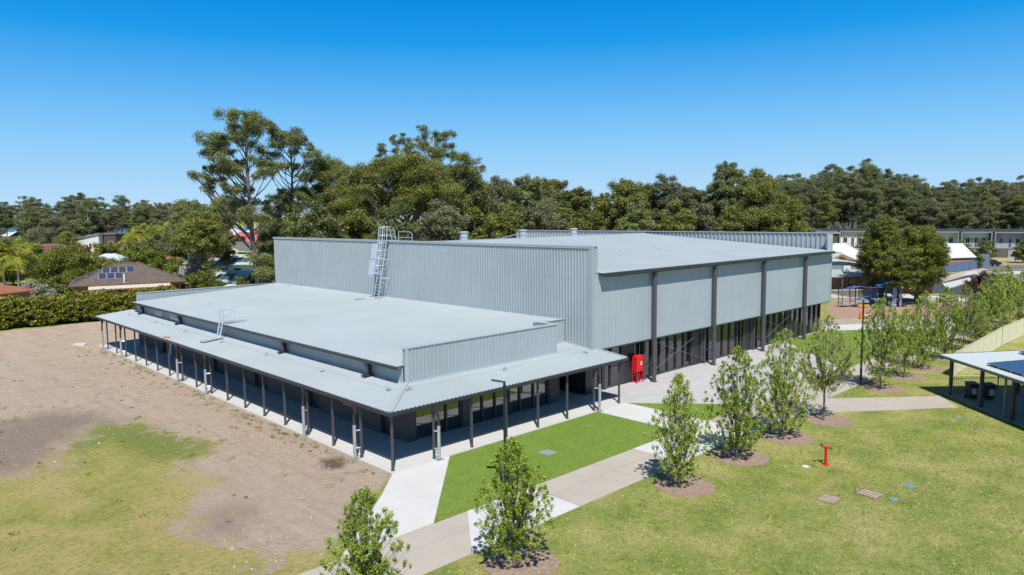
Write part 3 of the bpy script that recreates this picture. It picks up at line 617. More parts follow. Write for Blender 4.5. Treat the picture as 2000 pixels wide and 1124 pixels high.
# short ladder between verandah roof and wing roof
b = MB(); z0 = zc(2.6)+.03
for y in (25.35, 25.95): b.tube([(2.16, y, z0), (2.42, y, 4.35), (2.42, y, 5.30)], .045, 6)
for k in range(9):
    z = z0+.12+k*.2; x = 2.16+.26*min(1, (z-z0)/(4.35-z0)); 
    if z < 4.5: b.tube([(x, 25.35, z), (x, 25.95, z)], .032, 5)
l = build('short_ladder', b, M['alu'], hall)
c = MB().tube([(2.42, 25.35, 5.3), (3.2, 25.35, 5.25), (3.35, 25.35, 5.05), (3.3, 25.35, 4.8), (2.42, 25.35, 4.8)], .025, 5); c.tube([(2.42, 25.95, 5.3), (3.2, 25.95, 5.25), (3.35, 25.95, 5.05), (3.3, 25.95, 4.8), (2.42, 25.95, 4.8)], .025, 5)
build('handrail', c, M['alu'], l)
c = MB().obox((.75, 24.95, zc(.75)+.12), (1.55, 0, .155), (0, .75, 0), (0, 0, .05)); c.box((.8, 25.0, zc(.8)), (.86, 25.06, zc(.8)+.14)); c.box((2.2, 25.0, zc(2.2)), (2.26, 25.06, zc(2.2)+.14)); c.box((2.75, 25.3, 4.32), (4.3, 26.0, 4.38)); c.obox((3.0, 25.32, 3.78), (.0, 1.3, 0), (.5, 0, 0), (0, 0, .05))
build('walkway_plank', c, M['alu'], l)
# caged ladder up the high gable
b = MB(); F = [Vector((15.95, 25.9, 4.93)), Vector((15.95, 25.25, 4.93))]; T = [Vector((17.0, 25.9, 9.95)), Vector((17.0, 25.25, 9.95))]
for k in range(2): b.tube([F[k], T[k], T[k]+Vector((.12, 0, 1.35))], .036, 6)
for k in range(18):
    t = (k+.5)/18; b.tube([F[0].lerp(T[0], t), F[1].lerp(T[1], t)], .02, 5)
for t in (.35, .68): b.tube([F[1].lerp(T[1], t), (XG-.05, 25.25, 4.93+5.02*t)], .03, 5); b.tube([F[0].lerp(T[0], t), (XG-.05, 25.9, 4.93+5.02*t)], .03, 5)
L = build('caged_ladder', b, M['alu'], hall)
c = MB(); ax = (T[0]-F[0]); hoops = []
for t in (.45, .58, .71, .84, .97, 1.10, 1.24):
    cc = (F[0]+F[1])/2+ax*t if t <= 1 else (T[0]+T[1])/2+Vector((.12, 0, 1.35))*((t-1)/.27); pts = []
    for a in range(9):
        an = math.pi*(a/8); pts.append(cc+Vector((-.62*math.sin(an), .36*math.cos(an), 0)))
    hoops.append(pts); c.tube(pts, .022, 5)
for a in range(9): c.tube([h[a] for h in hoops], .016, 4)
build('safety_cage', c, M['alu'], L)
c = MB(); off = Vector((-.66, 0, 0))
p0_, p1_ = F[0]+ax*.42+Vector((-.78, .30, 0)), F[0]+ax*.96+Vector((-.78, .30, 0))
c.obox(p0_, p1_-p0_, (.44, -.38, 0), (.015, .015, 0)); c.obox(p0_+Vector((0, -.03, 0)), (.44, -.38, 0), (.04, .04, 0), (0, 0, .05)); c.obox(p0_.lerp(p1_, .5)+Vector((-.01, -.03, 0)), (.44, -.38, 0), (.04, .04, 0), (0, 0, .05))
build('ladder_guard_sheet', c, mat('galvanised_sheet', (.34, .40, .50), .5, .0, .18, 5), L)
c = MB()
for y in (25.9, 25.25): c.tube([(17.1, y, 11.2), (17.75, y, 11.15), (18.1, y, 9.6)], .03, 5); c.tube([(17.05, y, 10.55), (17.95, y, 10.3)], .025, 5)
for k in range(4): c.tube([(17.85+.07*k, 25.9, 10.9-.35*k), (17.85+.07*k, 25.25, 10.9-.35*k)], .025, 5)
c.box((17.0, 25.2, 9.98), (17.9, 25.95, 10.03))
c.tube([(18.05, 24.9, 9.3), (18.05, 24.9, 10.75), (18.05, 23.2, 10.75), (18.05, 22.9, 10.6), (18.05, 22.9, 9.3)], .03, 5); c.tube([(18.05, 24.9, 10.25), (18.05, 22.9, 10.25)], .025, 5)
c.box((17.9, 22.9, 9.4), (18.6, 25.9, 9.46))
build('step_over_platform', c, M['alu'], L)
c = MB().box((14.6, 26.6, 4.93), (15.9, 26.95, 4.99)); c.box((15.5, 25.5, 4.91), (16.7, 27.0, 4.95)); build('walkway_plank', c, M['alu'], L)
# faded red sign on the yard-side brick wall
o = build('wall_sign', MB().box((2.90, 8.35, 1.0), (2.96, 9.4, 2.35)), M['fadedred'], hall, 'faded red safety sign on the dark brick')
build('sign_emblem', MB().box((2.885, 8.65, 1.95), (2.899, 8.95, 2.2)), M['batten'], o)
build('gutter_debris', MB().obox((-.2, 30.6, 3.0), (.25, -.7, .02), (.12, .1, .01), (0, 0, .05)), mat('orange_cloth', (.7, .28, .15), .8), hall)

# ------------------------------------------------------------------ red fire cabinet, hydrant, pits
cb = thing('fire_hose_cabinet', 'bright red fire hose cabinet on four thin legs beside the first grey pillar', 'fire cabinet', (22.95, 2.72, .01))
b = MB().box((-.40, -.24, .85), (.40, .22, 1.92)); b.add([(-.40, -.24, 1.92), (.40, -.24, 1.92), (.40, .22, 1.92), (-.40, .22, 1.92), (-.33, -.16, 2.0), (.33, -.16, 2.0), (.33, .15, 2.0), (-.33, .15, 2.0)], [(4, 5, 6, 7), (0, 1, 5, 4), (1, 2, 6, 5), (2, 3, 7, 6), (3, 0, 4, 7)])
child('cabinet_body', b, M['red'], cb)
for x in (-.37, .37):
    for y in (-.21, .19): child('leg', MB().box((x-.025, y-.025, 0), (x+.025, y+.025, .85)), M['red'], cb)
child('door_seam', MB().box((-.34, -.246, .9), (.34, -.241, .912)).box((-.34, -.246, 1.86), (.34, -.241, 1.872)).box((-.34, -.246, .912), (-.328, -.241, 1.86)), M['fadedred'], cb)
b = MB()
for k, (wd, ln) in enumerate(((.09, 4), (.13, 5), (.12, 5), (.1, 4))):
    for j in range(ln): b.box((.03+j*.036-(.01 if k % 2 else 0), -.25, 1.50-k*.075), (.056+j*.036-(.01 if k % 2 else 0), -.2405, 1.555-k*.075))
child('white_lettering', b, M['white'], cb)
child('outlet_valve', MB().tube([(-.1, -.1, .3), (-.1, -.1, .62)], .04, 7).tube([(.15, -.1, .3), (.15, -.1, .62)], .04, 7).tube([(-.2, 0, .15), (.25, 0, .15)], .05, 7).box((-.22, -.03, 0), (-.16, .03, .2)).box((.2, -.03, 0), (.26, .03, .2)), M['red'], cb)

hy = thing('fire_hydrant', 'slim red standpipe hydrant with twin brass outlets on the lawn', 'fire hydrant', (15.1, -14.1, 0))
child('standpipe', MB().lathe((0, 0, 0), [(.16, 0), (.16, .03), (.07, .04), (.065, .78), (.085, .80), (.085, .9), (.06, .95)], 12), M['red'], hy)
child('outlet_arm', MB().tube([(-.22, .09, .98), (-.1, .04, .92), (0, 0, .90), (.1, -.04, .88), (.22, -.09, .80)], [.05, .06, .07, .06, .05], 8), mat('orange_red_paint', (.6, .09, .04), .4), hy)
child('outlet_cap', MB().tube([(-.22, .09, .98), (-.30, .12, 1.02)], .065, 9), M['brass'], hy)
child('outlet_cap', MB().tube([(.22, -.09, .80), (.30, -.12, .76)], .065, 9), M['brass'], hy)
child('wheel_valve', MB().tube([(-.26, .1, 1.03), (-.27, .1, 1.10)], .05, 8), M['brass'], hy)

def grate(name, label, c, n, ang, mA, mB, sx=.95, sy=.8):
    t = thing(name, label, 'drain cover', (c[0], c[1], 0), rz=ang)
    child('cover_frame', MB().box((-sx/2, -sy/2, 0), (sx/2, sy/2, .02)), mA, t)
    b = MB()
    for k in range(n):
        x = -sx/2+.05+(sx-.1)*k/n; b.box((x, -sy/2+.04, .021), (x+(sx-.1)/n*.42, sy/2-.04, .032))
    child('cover_bar', b, mB, t); return t
rust = mat('rusty_grate', (.20, .13, .10), .8); palec = mat('pale_concrete_bars', (.5, .42, .36), .8)
grate('drain_grate', 'rust striped square drain grate nearest to the red hydrant', (11.05, -15.98), 6, R(0), rust, palec)
grate('drain_grate', 'rust striped drain grate between the first grate and the blue lids', (12.8, -16.93), 6, R(82), rust, palec)
t = grate('access_cover', 'pale grey square access cover set in the synthetic turf', (7.13, -3.36), 2, 0, M['galv'], M['galv'], .72, .72)
blue = mat('light_blue_lid', (.16, .28, .36), .6); teal = mat('teal_lid', (.12, .38, .36), .6)
for (x, y), r_, m_, lb in (((15.0, -17.83), .22, blue, 'blue oval valve lid farther from the striped drain grates'), ((12.86, -17.88), .20, blue, 'round blue valve lid beside the second striped drain grate'),
                          ((28.6, -16.1), .16, teal, 'teal valve lid on the lawn near the shelter path'), ((14.2, -13.53), .15, M['white'], 'small white round lid left of the red hydrant')):
    tag(build('valve_lid', MB().lathe((x, y, 0), [(r_, 0), (r_, .025), (r_*.85, .035)], 14), m_), lb, 'valve lid')
tag(build('concrete_pad', MB().poly([(-1.9, 51.4), (-1.3, 52.4), (-.5, 51.5), (-1.1, 50.2)], -.02, .08), M['conc']), 'small pale concrete pad lying in the bare yard by the slab end', 'concrete pad')

# ------------------------------------------------------------------ lamp posts
def lamp(h, rz, lb, x, y, src=None):
    t = thing('lamp_post', lb, 'lamp post', (x, y, 0), 'black path lamps', rz)
    child('post', MB().tube([(0, 0, 0), (0, 0, 1.2), (0, 0, h)], [.085, .075, .055], 10).box((-.16, -.16, 0), (.16, .16, .03)), M['black'], t)
    child('lamp_head', MB().obox((-.10, -.045, h-.03), (.15, 0, 0), (0, .09, 0), (0, 0, .06)).obox((-.56, -.14, h+.08), (.48, 0, -.08), (0, .28, 0), (0, 0, .035)), M['char'], t)
    child('diffuser', MB().obox((-.5, -.1, h+.058), (.34, 0, -.057), (0, .2, 0), (0, 0, .01)), M['batten'], t)
lamp(4.95, R(-40), 'black path lamp standing on the turf in front of the glass verandah', 1.85, -5.85)
lamp(5.95, R(-50), 'tallest black path lamp, by the mulched tree near the shelter path', 33.0, -8.95)
lamp(4.6, R(-50), 'distant black path lamp beside the dark maroon shrub', 79.2, -4.45)

# ------------------------------------------------------------------ shelter at the right
def shelter():
    t = thing('open_shelter', 'open sided school shelter with pale metal roof, dark posts and solar panels', 'shelter', (34.05, -14.23, 0), rz=0)
    u = Vector((-.69, -.724, 0)).normalized(); v = Vector((u.y*-1, u.x, 0)); v = -v if v.x < 0 else v
    def W(a, b_, z): q = u*a+v*b_; return Vector((q.x, q.y, z))
    sl = .035; zr = lambda b_: 2.61+sl*(b_+.55)
    o_ = W(-.55, -.55, zr(-.55)); Lu = u*20; Lv = v*9.5+Vector((0, 0, 9.5*sl))
    rf = ribbed(o_, Lu, Lv, Lu.cross(Lv) if Lu.cross(Lv).z > 0 else Lv.cross(Lu), .25, .03)
    child('shelter_roof', rf, mat('bright_pale_roof', (.43, .48, .50), .4, 0, .03, 1), t)
    child('shelter_soffit', MB().obox(o_-Vector((0, 0, .12)), Lu, Lv, (0, 0, .05)), M['soffit'], t)
    child('shelter_gutter', MB().obox(o_+W(0, -.1, -.14), Lu, v*.12, (0, 0, .15)).obox(W(-.6, -.55, zr(-.55)-.12), v*9.5+Vector((0, 0, 9.5*sl)), u*.06, (0, 0, .15)), mat('green_grey_gutter', (.14, .17, .15), .5), t)
    for a in (0, 3.1, 5.9, 8.7, 11.5, 14.3):
        child('shelter_post', MB().tube([W(a, 0, 0), W(a, 0, zr(0)-.1)], .12, 10), M['chargut'], t)
    for a in (0, 5.9, 11.5): child('shelter_post', MB().tube([W(a, 4.4, 0), W(a, 4.4, zr(4.4)-.1)], .14, 10), mat('brown_post', (.07, .045, .04), .6), t)
    child('downpipe', MB().tube([W(5.55, -.5, 2.6), W(5.55, -.35, 2.4), W(5.5, -.2, 2.3), W(5.5, -.2, 0)], .07, 8), mat('green_grey_pipe', (.16, .18, .17), .5), t)
    o2 = build('shelter_wall', MB().obox(W(7.5, 4.6, 0), u*12, v*.3, (0, 0, 3.0)), brick('brown_brick', (.12, .07, .05), (.17, .10, .07), (.2, .18, .16), rot=.8), None); o2.parent = t
    for nm, a0, b0, na, nb in (('solar_array', 3.3, .10, 10, 1), ('solar_array', .5, 4.0, 12, 1)):
        z = zr(b0)+.14; ang = math.atan2(u.y, u.x)
        b = MB(); c = MB()
        for i in range(na):
            p = W(a0+i*1.02, b0, z); b.obox(p+Vector((0, 0, .041)), u*.98, v*1.66+Vector((0, 0, 1.66*(sl+.04))), (0, 0, .008)); c.obox(p, u*1.0, v*1.68+Vector((0, 0, 1.68*(sl+.04))), (0, 0, .04))
            b.obox(p+v*1.7+Vector((0, 0, .041+1.7*(sl+.04))), u*.98, v*1.66+Vector((0, 0, 1.66*(sl+.04))), (0, 0, .008)); c.obox(p+v*1.7+Vector((0, 0, 1.7*(sl+.04))), u*1.0, v*1.68+Vector((0, 0, 1.68*(sl+.04))), (0, 0, .04))
        fr = child('solar_panel', c, M['galv'], t); d = build('solar_cell', b, M['pv']); d.parent = fr
        e = MB()
        for i in range(0, na+1, 1): e.tube([W(a0+i*1.02+.02, b0+.05, zr(b0)), W(a0+i*1.02+.02, b0+.05, z)], .03, 5)
        d = build('panel_foot', e, M['alu']); d.parent = fr
    return t, u, v, W
SH, su, sv, SW = shelter()
sp0 = Vector((34.05, -14.23, 0))
def shp(a, b_): q = sp0+su*a+sv*b_; return (q.x, q.y)
tag(build('shelter_slab', MB().poly([shp(-.45, -.3), shp(20, -.3), shp(20, 9), shp(-.45, 9)], -.03, .03), M['path']), kind='structure')
def railing(name, label, cat, A, B, h, m, pitch=.12, rail=.02, posts=2.4, r=.009, group=None):
    A = Vector((*A, 0)); B = Vector((*B, 0)); d = B-A; L = d.length; u = d.normalized(); t = thing(name, label, cat, A, group)
    b = MB(); n = int(L/pitch)
    for k in range(n+1): p = u*(L*k/n); b.tube([p+Vector((0, 0, .08)), p+Vector((0, 0, h))], r, 4)
    child('baluster', b, m, t)
    c = MB()
    for z in (.12, h-.14): c.obox(Vector((0, 0, z))-Vector((-u.y, u.x, 0))*rail/2, d, Vector((-u.y, u.x, 0))*rail, (0, 0, rail*1.6))
    child('rail', c, m, t)
    n = max(1, int(L/posts))
    for k in range(n+1): p = u*(L*k/n); child('post', MB().box((p.x-.03, p.y-.03, 0), (p.x+.03, p.y+.03, h+.05)), m, t)
    return t
cream = mat('cream_fence_paint', (.62, .59, .44), .5, 0, .05, 2)
railing('steel_fence', 'dark cream steel bar fence running under the shelter behind the bins', 'fence', shp(.1, .05), shp(.1, 9), 1.25, mat('drab_fence', (.26, .25, .19), .5), .125)
def bin_(x, y, rz, lb, lid):
    t = thing('wheelie_bin', lb, 'wheelie bin', (x, y, .03), 'bins under the shelter', rz)
    b = MB().add([(-.2, -.24, .08), (.2, -.24, .08), (.2, .24, .08), (-.2, .24, .08), (-.27, -.3, .98), (.27, -.3, .98), (.27, .3, .98), (-.27, .3, .98)], [(3, 2, 1, 0), (4, 5, 6, 7), (0, 1, 5, 4), (1, 2, 6, 5), (2, 3, 7, 6), (3, 0, 4, 7)])
    child('bin_body', b, M['plastic'], t); child('lid', MB().obox((-.3, -.34, .985), (.6, 0, 0), (0, .64, .05), (0, 0, .05)), lid, t)
    child('bin_label', MB().box((-.15, -.315, .35), (.15, -.272, .75)), M['batten'], t)
    for s in (-1, 1): child('wheel', MB().tube([(s*.2, .25, .10), (s*.25, .25, .10)], .10, 12), M['black'], t)
bin_(33.75, -15.5, R(-45), 'dark wheelie bin with a purple lid under the shelter, left of the pair', M['binlid'])
bin_(34.15, -16.35, R(-45), 'dark green wheelie bin half hidden behind the second shelter post', M['plastic'])
# cream sheet fence running away to the right
def panel_fence(name, label, pts, h, m, pitch=2.35, z=0, rib=True):
    A0 = Vector((*pts[0], 0)); t = thing(name, label, 'fence', A0)
    for A, B in zip(pts[:-1], pts[1:]):
        A = Vector((*A, 0))-A0; B = Vector((*B, 0))-A0; d = B-A; L = d.length; u = d/L; n = max(1, int(round(L/pitch))); nn = Vector((u.y, -u.x, 0))
        for k in range(n):
            p = A+d*(k/n); q = ribbed(p+Vector((0, 0, .06)), d/n*.97, (0, 0, h-.12), nn, .3, .03)
            q.obox(p+Vector((0, 0, h-.06))-nn*.03, d/n*.97, nn*.06, (0, 0, .06)); child('fence_panel', q, m, t)
        for k in range(n+1): p = A+d*(k/n); child('post', MB().box((p.x-.035, p.y-.035, 0), (p.x+.035, p.y+.035, h+.03)), m, t)
    return t
panel_fence('sheet_fence', 'cream sheet metal fence running diagonally behind the shelter', [(40.2, -12.75), (56.5, -12.15), (66, -12.3), (80, -12.9)], 1.75, cream)
railing('steel_fence', 'pale cream bar fence seen under the shelter roof', 'fence', (40.1, -12.8), (45.2, -19.5), 1.8, cream, .14)

# ------------------------------------------------------------------ leaves, clumps, trees
def leaves(rng, centers, radii, counts, size, flat=.5, aspect=.6, shell=.35, up=.35, jitter=.35, fold=0):
    """loose leaf faces gathered in clumps; centers (n,3), radii (n,3)"""
    C = np.repeat(np.asarray(centers, float), counts, 0); Rr = np.repeat(np.asarray(radii, float), counts, 0); n = len(C)
    d = rng.normal(size=(n, 3)); d /= np.linalg.norm(d, axis=1)[:, None]
    r = (shell+(1-shell)*rng.random(n)) if shell > 0 else rng.random(n)**(1/3.)
    r = np.where(rng.random(n) < .25, rng.random(n), r)
    d[:, 2] = np.where((d[:, 2] < 0) & (rng.random(n) < flat), -d[:, 2], d[:, 2])
    r = r*np.where(rng.random(n) < .14, rng.uniform(1.0, 1.45, n), 1.0)
    P = C+d*r[:, None]*Rr
    N = rng.normal(size=(n, 3)); N[:, 2] = np.abs(N[:, 2])+up; N += d*.6; N /= np.linalg.norm(N, axis=1)[:, None]
    T = rng.normal(size=(n, 3)); T -= N*(T*N).sum(1)[:, None]; T /= np.linalg.norm(T, axis=1)[:, None]; B = np.cross(N, T)
    s = size*(1+jitter*rng.normal(size=n)).clip(.45, 1.8); a = (s*.5)[:, None]; b = (s*.5*aspect)[:, None]
    V = np.empty((n, 4, 3)); V[:, 0] = P-T*a; V[:, 1] = P+B*b; V[:, 2] = P+T*a; V[:, 3] = P-B*b
    return V.reshape(-1, 3)
def gum(name, seed, H, clumps, trunk, m, mb_, label, cat='tree', loc=(0, 0), group=None, leaf=.30, dens=60, limb=.5, tr=.35, sub=6, fl=.6, squash=.82):
    """clumps: (x, y, z, r) in metres from the foot; trunk: list of (x,y,z)"""
    rng = np.random.default_rng(seed); random.seed(seed)
    t = thing(name, label, cat, (loc[0], loc[1], -.05), group); b = MB(); n = len(trunk)
    b.tube(trunk, [tr*(1-.72*i/(n-1)) for i in range(n)], 8); TR = [Vector(p) for p in trunk]
    cs, rs = [], []
    for (x, y, z, r) in clumps:
        c = Vector((x, y, z)); zt = max(trunk[0][2]+1.0, z-max(.9*math.hypot(x-TR[-1].x*z/max(H, 1), y), 1.2)-r*.4)
        zt = min(zt, TR[-1].z); p = TR[-1]
        for q0, q1 in zip(TR[:-1], TR[1:]):
            if q0.z <= zt <= q1.z: p = q0.lerp(q1, (zt-q0.z)/max(q1.z-q0.z, .01)); break
        e = c-Vector((0, 0, r*.25)); mid = p.lerp(e, .5)+Vector((random.uniform(-.3, .3), random.uniform(-.3, .3), -.12*(e-p).length*.4))
        rr = max(.03, min(tr*limb*.7, .013*(e-p).length+.025)); b.tube([p, p.lerp(mid, .5)+Vector((0, 0, -.1)), mid, e.lerp(mid, .4), e], [rr, rr*.85, rr*.65, rr*.5, rr*.3], 5)
        for k in range(sub):
            a = random.uniform(0, 6.28); q = rng.random()**.5; s_ = Vector((math.cos(a)*q*r*.85, math.sin(a)*q*r*.85, random.uniform(-.15, .6)*r*squash))
            sr = r*random.uniform(.40, .68); cs.append(tuple(c+s_)); rs.append((sr, sr, sr*squash*1.15))
            b.tube([e.lerp(mid, .3), (e+c+s_)/2, c+s_*.9], [rr*.35, rr*.25, .015], 4, False)
    leaf *= .54; counts = [max(40, int(6.2*dens*(r[0]/.9)**1.7)) for r in rs]
    V = leaves(rng, cs, rs, counts, leaf, fl)
    child('trunk', b, mb_, t); fo = finish('crown', npmesh('crown', V), m, None); fo.parent = t
    return t
def crown_clumps(seed, H, R_, z0, n, top=.5, rmin=.10, rmax=.17, depth=1.0, dome=.75):
    n = int(n*1.5); rmin *= 1.12; rmax *= 1.2
    """clump centres through an egg shaped crown"""
    rng = random.Random(seed); out = []
    for k in range(n):
        for _ in range(30):
            t = rng.random()**.75; z = z0+(H-z0)*t*.95
            prof = R_*(math.sin(math.pi*min(1, (.12+.88*t)))**dome if t > .0 else .1)
            a = rng.uniform(0, 6.283); q = prof*(rng.random()**.38)
            r = R_*rng.uniform(rmin, rmax)*2
            x, y = math.cos(a)*max(0, q-r*.4), math.sin(a)*max(0, q-r*.4)*depth
            if all((x-o[0])**2+(y-o[1])**2+(z-o[2])**2 > (.62*(r+o[3]))**2*.6 for o in out): break
        out.append((x, y, z, r))
    return out
def rtrunk(seed, H, lean=.5, n=6, top=.85):
    rng = random.Random(seed); x = y = 0; pts = []
    for i in range(n): pts.append((x, y, H*top*i/(n-1))); x += rng.uniform(-.5, .5)*lean; y += rng.uniform(-.5, .5)*lean
    return pts

# young pears along the path
def pear(seed, H, R_, z0, dens, m, name='young_pear_tree', clear=0.0, ncl=300):
    R_ *= 1.36; ncl = int(ncl*1.8)
    rng = np.random.default_rng(seed); rd = random.Random(seed)
    t = thing(name, 'x', 'young tree'); b = MB(); b.tube([(0, 0, 0), (0, 0, max(z0, .25)), (.03, .02, H*.5), (0, .03, H*.82)], [.065, .055, .035, .012], 7)
    env = lambda q: R_*(.30+.70*(q/.40)**.6 if q < .40 else max(0, (1-q)/.60)**.62)
    mains = []
    for k in range(30):
        zs = z0+(H*.42-z0)*rd.random(); a = rd.uniform(0, 6.283); q = min(.97, (zs-z0)/(H-z0)+rd.uniform(.22, .62)); ze = z0+(H-z0)*q; re = env(q)*rd.uniform(.35, .92)
        e = Vector((math.cos(a)*re, math.sin(a)*re, ze)); s = Vector((0, 0, zs)); md = Vector((e.x*.62, e.y*.62, zs+(ze-zs)*.42)); b.tube([s, s.lerp(md, .55), md, md.lerp(e, .55)+Vector((0, 0, .04)), e], [.024, .02, .015, .010, .005], 4, False); mains.append((s, md, e))
    for k in range(7):                                                                 # bare leaders above the crown
        s, md, e = rd.choice(mains); q = Vector((rd.uniform(-.22, .22)*R_, rd.uniform(-.22, .22)*R_, H*rd.uniform(.90, 1.06))); b.tube([(q.x*.6, q.y*.6, H*.6), q], [.012, .004], 4, False)
    cs = []; rs = []
    while len(cs) < ncl:
        s, md, e = rd.choice(mains); f = rd.random()**.6; p = (s.lerp(md, f*2) if f < .5 else md.lerp(e, f*2-1)) if rd.random() < .45 else None
        if p is None:
            q = rd.random()**.9; a = rd.uniform(0, 6.283); rr = env(q)*rd.random()**.42; p = Vector((math.cos(a)*rr, math.sin(a)*rr, z0+(H-z0)*q))
        if p.z < z0: continue
        q = (p.z-z0)/(H-z0)
        if rd.random() < max(0, q-.78)*2.0: continue
        cs.append(tuple(p)); k_ = rd.uniform(.07, .17); rs.append((k_*.8, k_*.8, k_*1.35))
        if rd.random() < .5:
            h_ = math.hypot(p.x, p.y); b.tube([(p.x*.55, p.y*.55, p.z-.35-.3*h_), tuple(p)], [.009, .004], 3, False)
    V = leaves(rng, cs, rs, [int(2.5*dens*rd.uniform(.5, 1.5)) for _ in cs], .052, .5, .70, .15, .25)
    tk = child('trunk', b, M['pearbark'], t); fo = finish('crown', npmesh('crown', V), m, None); fo.parent = t
    return t, [tk, fo]
PV = [pear(11, 4.9, 1.12, .45, 26, M['pear'], ncl=300), pear(12, 5.5, 1.35, .45, 34, M['pear'], ncl=360), pear(13, 6.0, 1.42, 1.75, 24, M['pear2'], ncl=330), pear(14, 4.6, 1.2, .4, 30, M['pear'], ncl=330), pear(15, 6.0, 1.55, .9, 36, M['pear'], ncl=420)]
pears = [  # x, y, variant, scale, zscale, turn, label
 (-7.75, -9.95, 3, .88, .97, .3, 'sparse young pear tree cut by the bottom edge of the photo, bare twigs on top'),
 (-2.36, -10.75, 3, .98, .97, 2.1, 'leafy young pear tree in front of the nearest black lamp'),
 (7.87, -10.67, 0, 1.0, 1.02, 0, 'slim young pear tree in a mulch ring at the end of the synthetic turf'),
 (13.1, -10.53, 1, 1.0, 1.0, 1.0, 'dense young pear tree, second mulch ring beyond the turf'),
 (17.75, -10.67, 1, 1.0, 1.06, 3.3, 'young pear tree between the dense one and the clear stemmed one'),
 (22.5, -10.85, 2, 1.0, 1.02, 0.5, 'round headed young pear tree on a clear bare stem at the path junction'),
 (32.7, -10.35, 4, 1.0, 1.03, 0.2, 'broad young pear tree right of the tallest black lamp'),
 (37.6, -10.27, 4, .92, .95, 2.2, 'young pear tree just behind the broad one by the lamp'),
 (41.6, -10.27, 1, 1.08, 1.05, 4.1, 'third young pear tree beyond the tallest black lamp'),
 (46.9, -10.3, 1, 1.1, 1.02, 5.2, 'fourth young pear tree beyond the tallest black lamp, leaves pale'),
 (51.8, -10.38, 2, 1.0, 1.0, 3.0, 'thin greyish young pear tree near the start of the cream fence'),
 (56.1, -10.3, 1, .95, .95, 1.3, 'low bushy young pear tree halfway along the cream fence'),
 (60.3, -10.5, 4, 1.02, 1.12, 3.9, 'tall pale young pear tree near the far end of the cream fence'),
 (65.8, -10.34, 4, 1.05, 1.1, 5.0, 'last full young pear tree of the row along the cream fence'),
 (71.0, -10.6, 4, 1.0, 1.0, 2.6, 'far young pear tree at the right edge of the photo')]
used = set()
for x, y, v, s, zs, tn, lb in pears:
    if x > 35: s *= .88; zs *= 1.08
    root, kids = PV[v]
    if v not in used:
        used.add(v); root.location = (x, y, 0); root.rotation_euler.z = tn; root.scale = (s, s, s*zs); root['label'] = lb; root['group'] = 'young pear trees in a row along the path'
    else: copy_thing(root, kids, (x, y, 0), tn, lb, 'young pear trees in a row along the path', s, s*zs)
    if x < 62:
        rr = 1.32 if x < 20 else 1.35; pts = []; rd = random.Random(int(x*10)+99)
        for k in range(28): a = k/28*6.283; q = rr*(1+rd.uniform(-.03, .03)); pts.append((x+.22+q*math.cos(a), y-.15+q*math.sin(a)))
        tag(build('mulch_ring', MB().poly(pts, -.02, .02), M['mulch']), kind='structure')

# hedge along the back of the yard
def hedge(name, label, A, B, h, wd, m, leaf, n, seed, wob=.35):
    rng = np.random.default_rng(seed); t = thing(name, label, 'hedge', (*A, 0)); A_ = np.array(A); d = np.array(B)-A_; L = np.hypot(*d); u = d/L; v = np.array([-u[1], u[0]])
    cs = []; rs = []
    for k in range(n):
        s = rng.random()*L; q = (rng.random()-.5)*wd; z = h*(.06+.94*rng.random()**.7); bul = 1-.45*max(0, z/h-.75)/.25
        hh = h*(1+.10*math.sin(s*.7)+.07*math.sin(s*1.9+1)); z = min(z, hh-.15); q *= bul
        if rng.random() < .6: q = -wd/2*bul*(1+.08*rng.normal())
        p = u*s+v*q; cs.append((p[0], p[1], z)); r = rng.uniform(.22, .46); rs.append((r, r, r*.8))
    V = leaves(rng, cs, rs, [78]*n, leaf, .6, .6, .5, .3); fo = finish('hedge_foliage', npmesh('hedge_foliage', V), m, None); fo.parent = t
    b = MB(); nn = Vector((v[0], v[1], 0))*.9
    for k in range(int(L/1.2)): p = u*(k*1.2+.4); b.tube([(p[0], p[1], 0), (p[0]+rng.normal()*.1, p[1], h*.85)], [.06, .02], 5)
    b.obox(Vector((0, 0, .0))-nn*.45, Vector((d[0], d[1], 0)), nn*.9, (0, 0, h*.74)); child('hedge_stem', b, mat('hedge_core', (.02, .024, .008), .95), t)
hedge('clipped_hedge', 'long dense yellow-green hedge along the back of the bare yard', (-34, 71.5), (14, 69.2), 3.55, 2.6, M['hedge'], .17, 2900, 5)

# ------------------------------------------------------------------ houses
def tiles(name, c1, c2):
    m, t, p, out = base(name); tc = nd(t, 'ShaderNodeTexCoord').outputs['Object']
    sp = nd(t, 'ShaderNodeSeparateXYZ'); t.links.new(tc, sp.inputs[0]); z = sp.outputs[2]
    wv = mth(t, 'FRACT', mth(t, 'MULTIPLY', z, 7.5)); n = noise(t, 1.5, 6, .7, tc)
    c = ramp(t, n, [(.35, c1), (.65, c2)]); c = mixc(t, ramp(t, wv, [(.0, (1, 1, 1)), (.22, (0, 0, 0))]), c, tuple(x*.45 for x in c1))
    t.links.new(c, p.inputs['Base Color']); p.inputs['Roughness'].default_value = .8; return m
M['tile'] = tiles('brown_roof_tiles', (.10, .078, .064), (.165, .13, .11))
M['redtile'] = tiles('red_roof_tiles', (.44, .115, .11), (.56, .17, .155))
M['terra'] = tiles('terracotta_tiles', (.30, .10, .06), (.40, .16, .10))
M['darkred'] = tiles('dark_red_tiles', (.18, .05, .045), (.25, .08, .065))
M['greytile'] = tiles('grey_roof_tiles', (.12, .115, .11), (.19, .18, .17))
M['greentin'] = mat('green_roof_sheet', (.12, .25, .19), .5, 0, .2, 1)
M['palegreen'] = mat('pale_green_sheet', (.42, .56, .48), .5, 0, .1, 1)
M['paletin'] = mat('pale_roof_sheet', (.60, .62, .62), .45, 0, .06, 1)
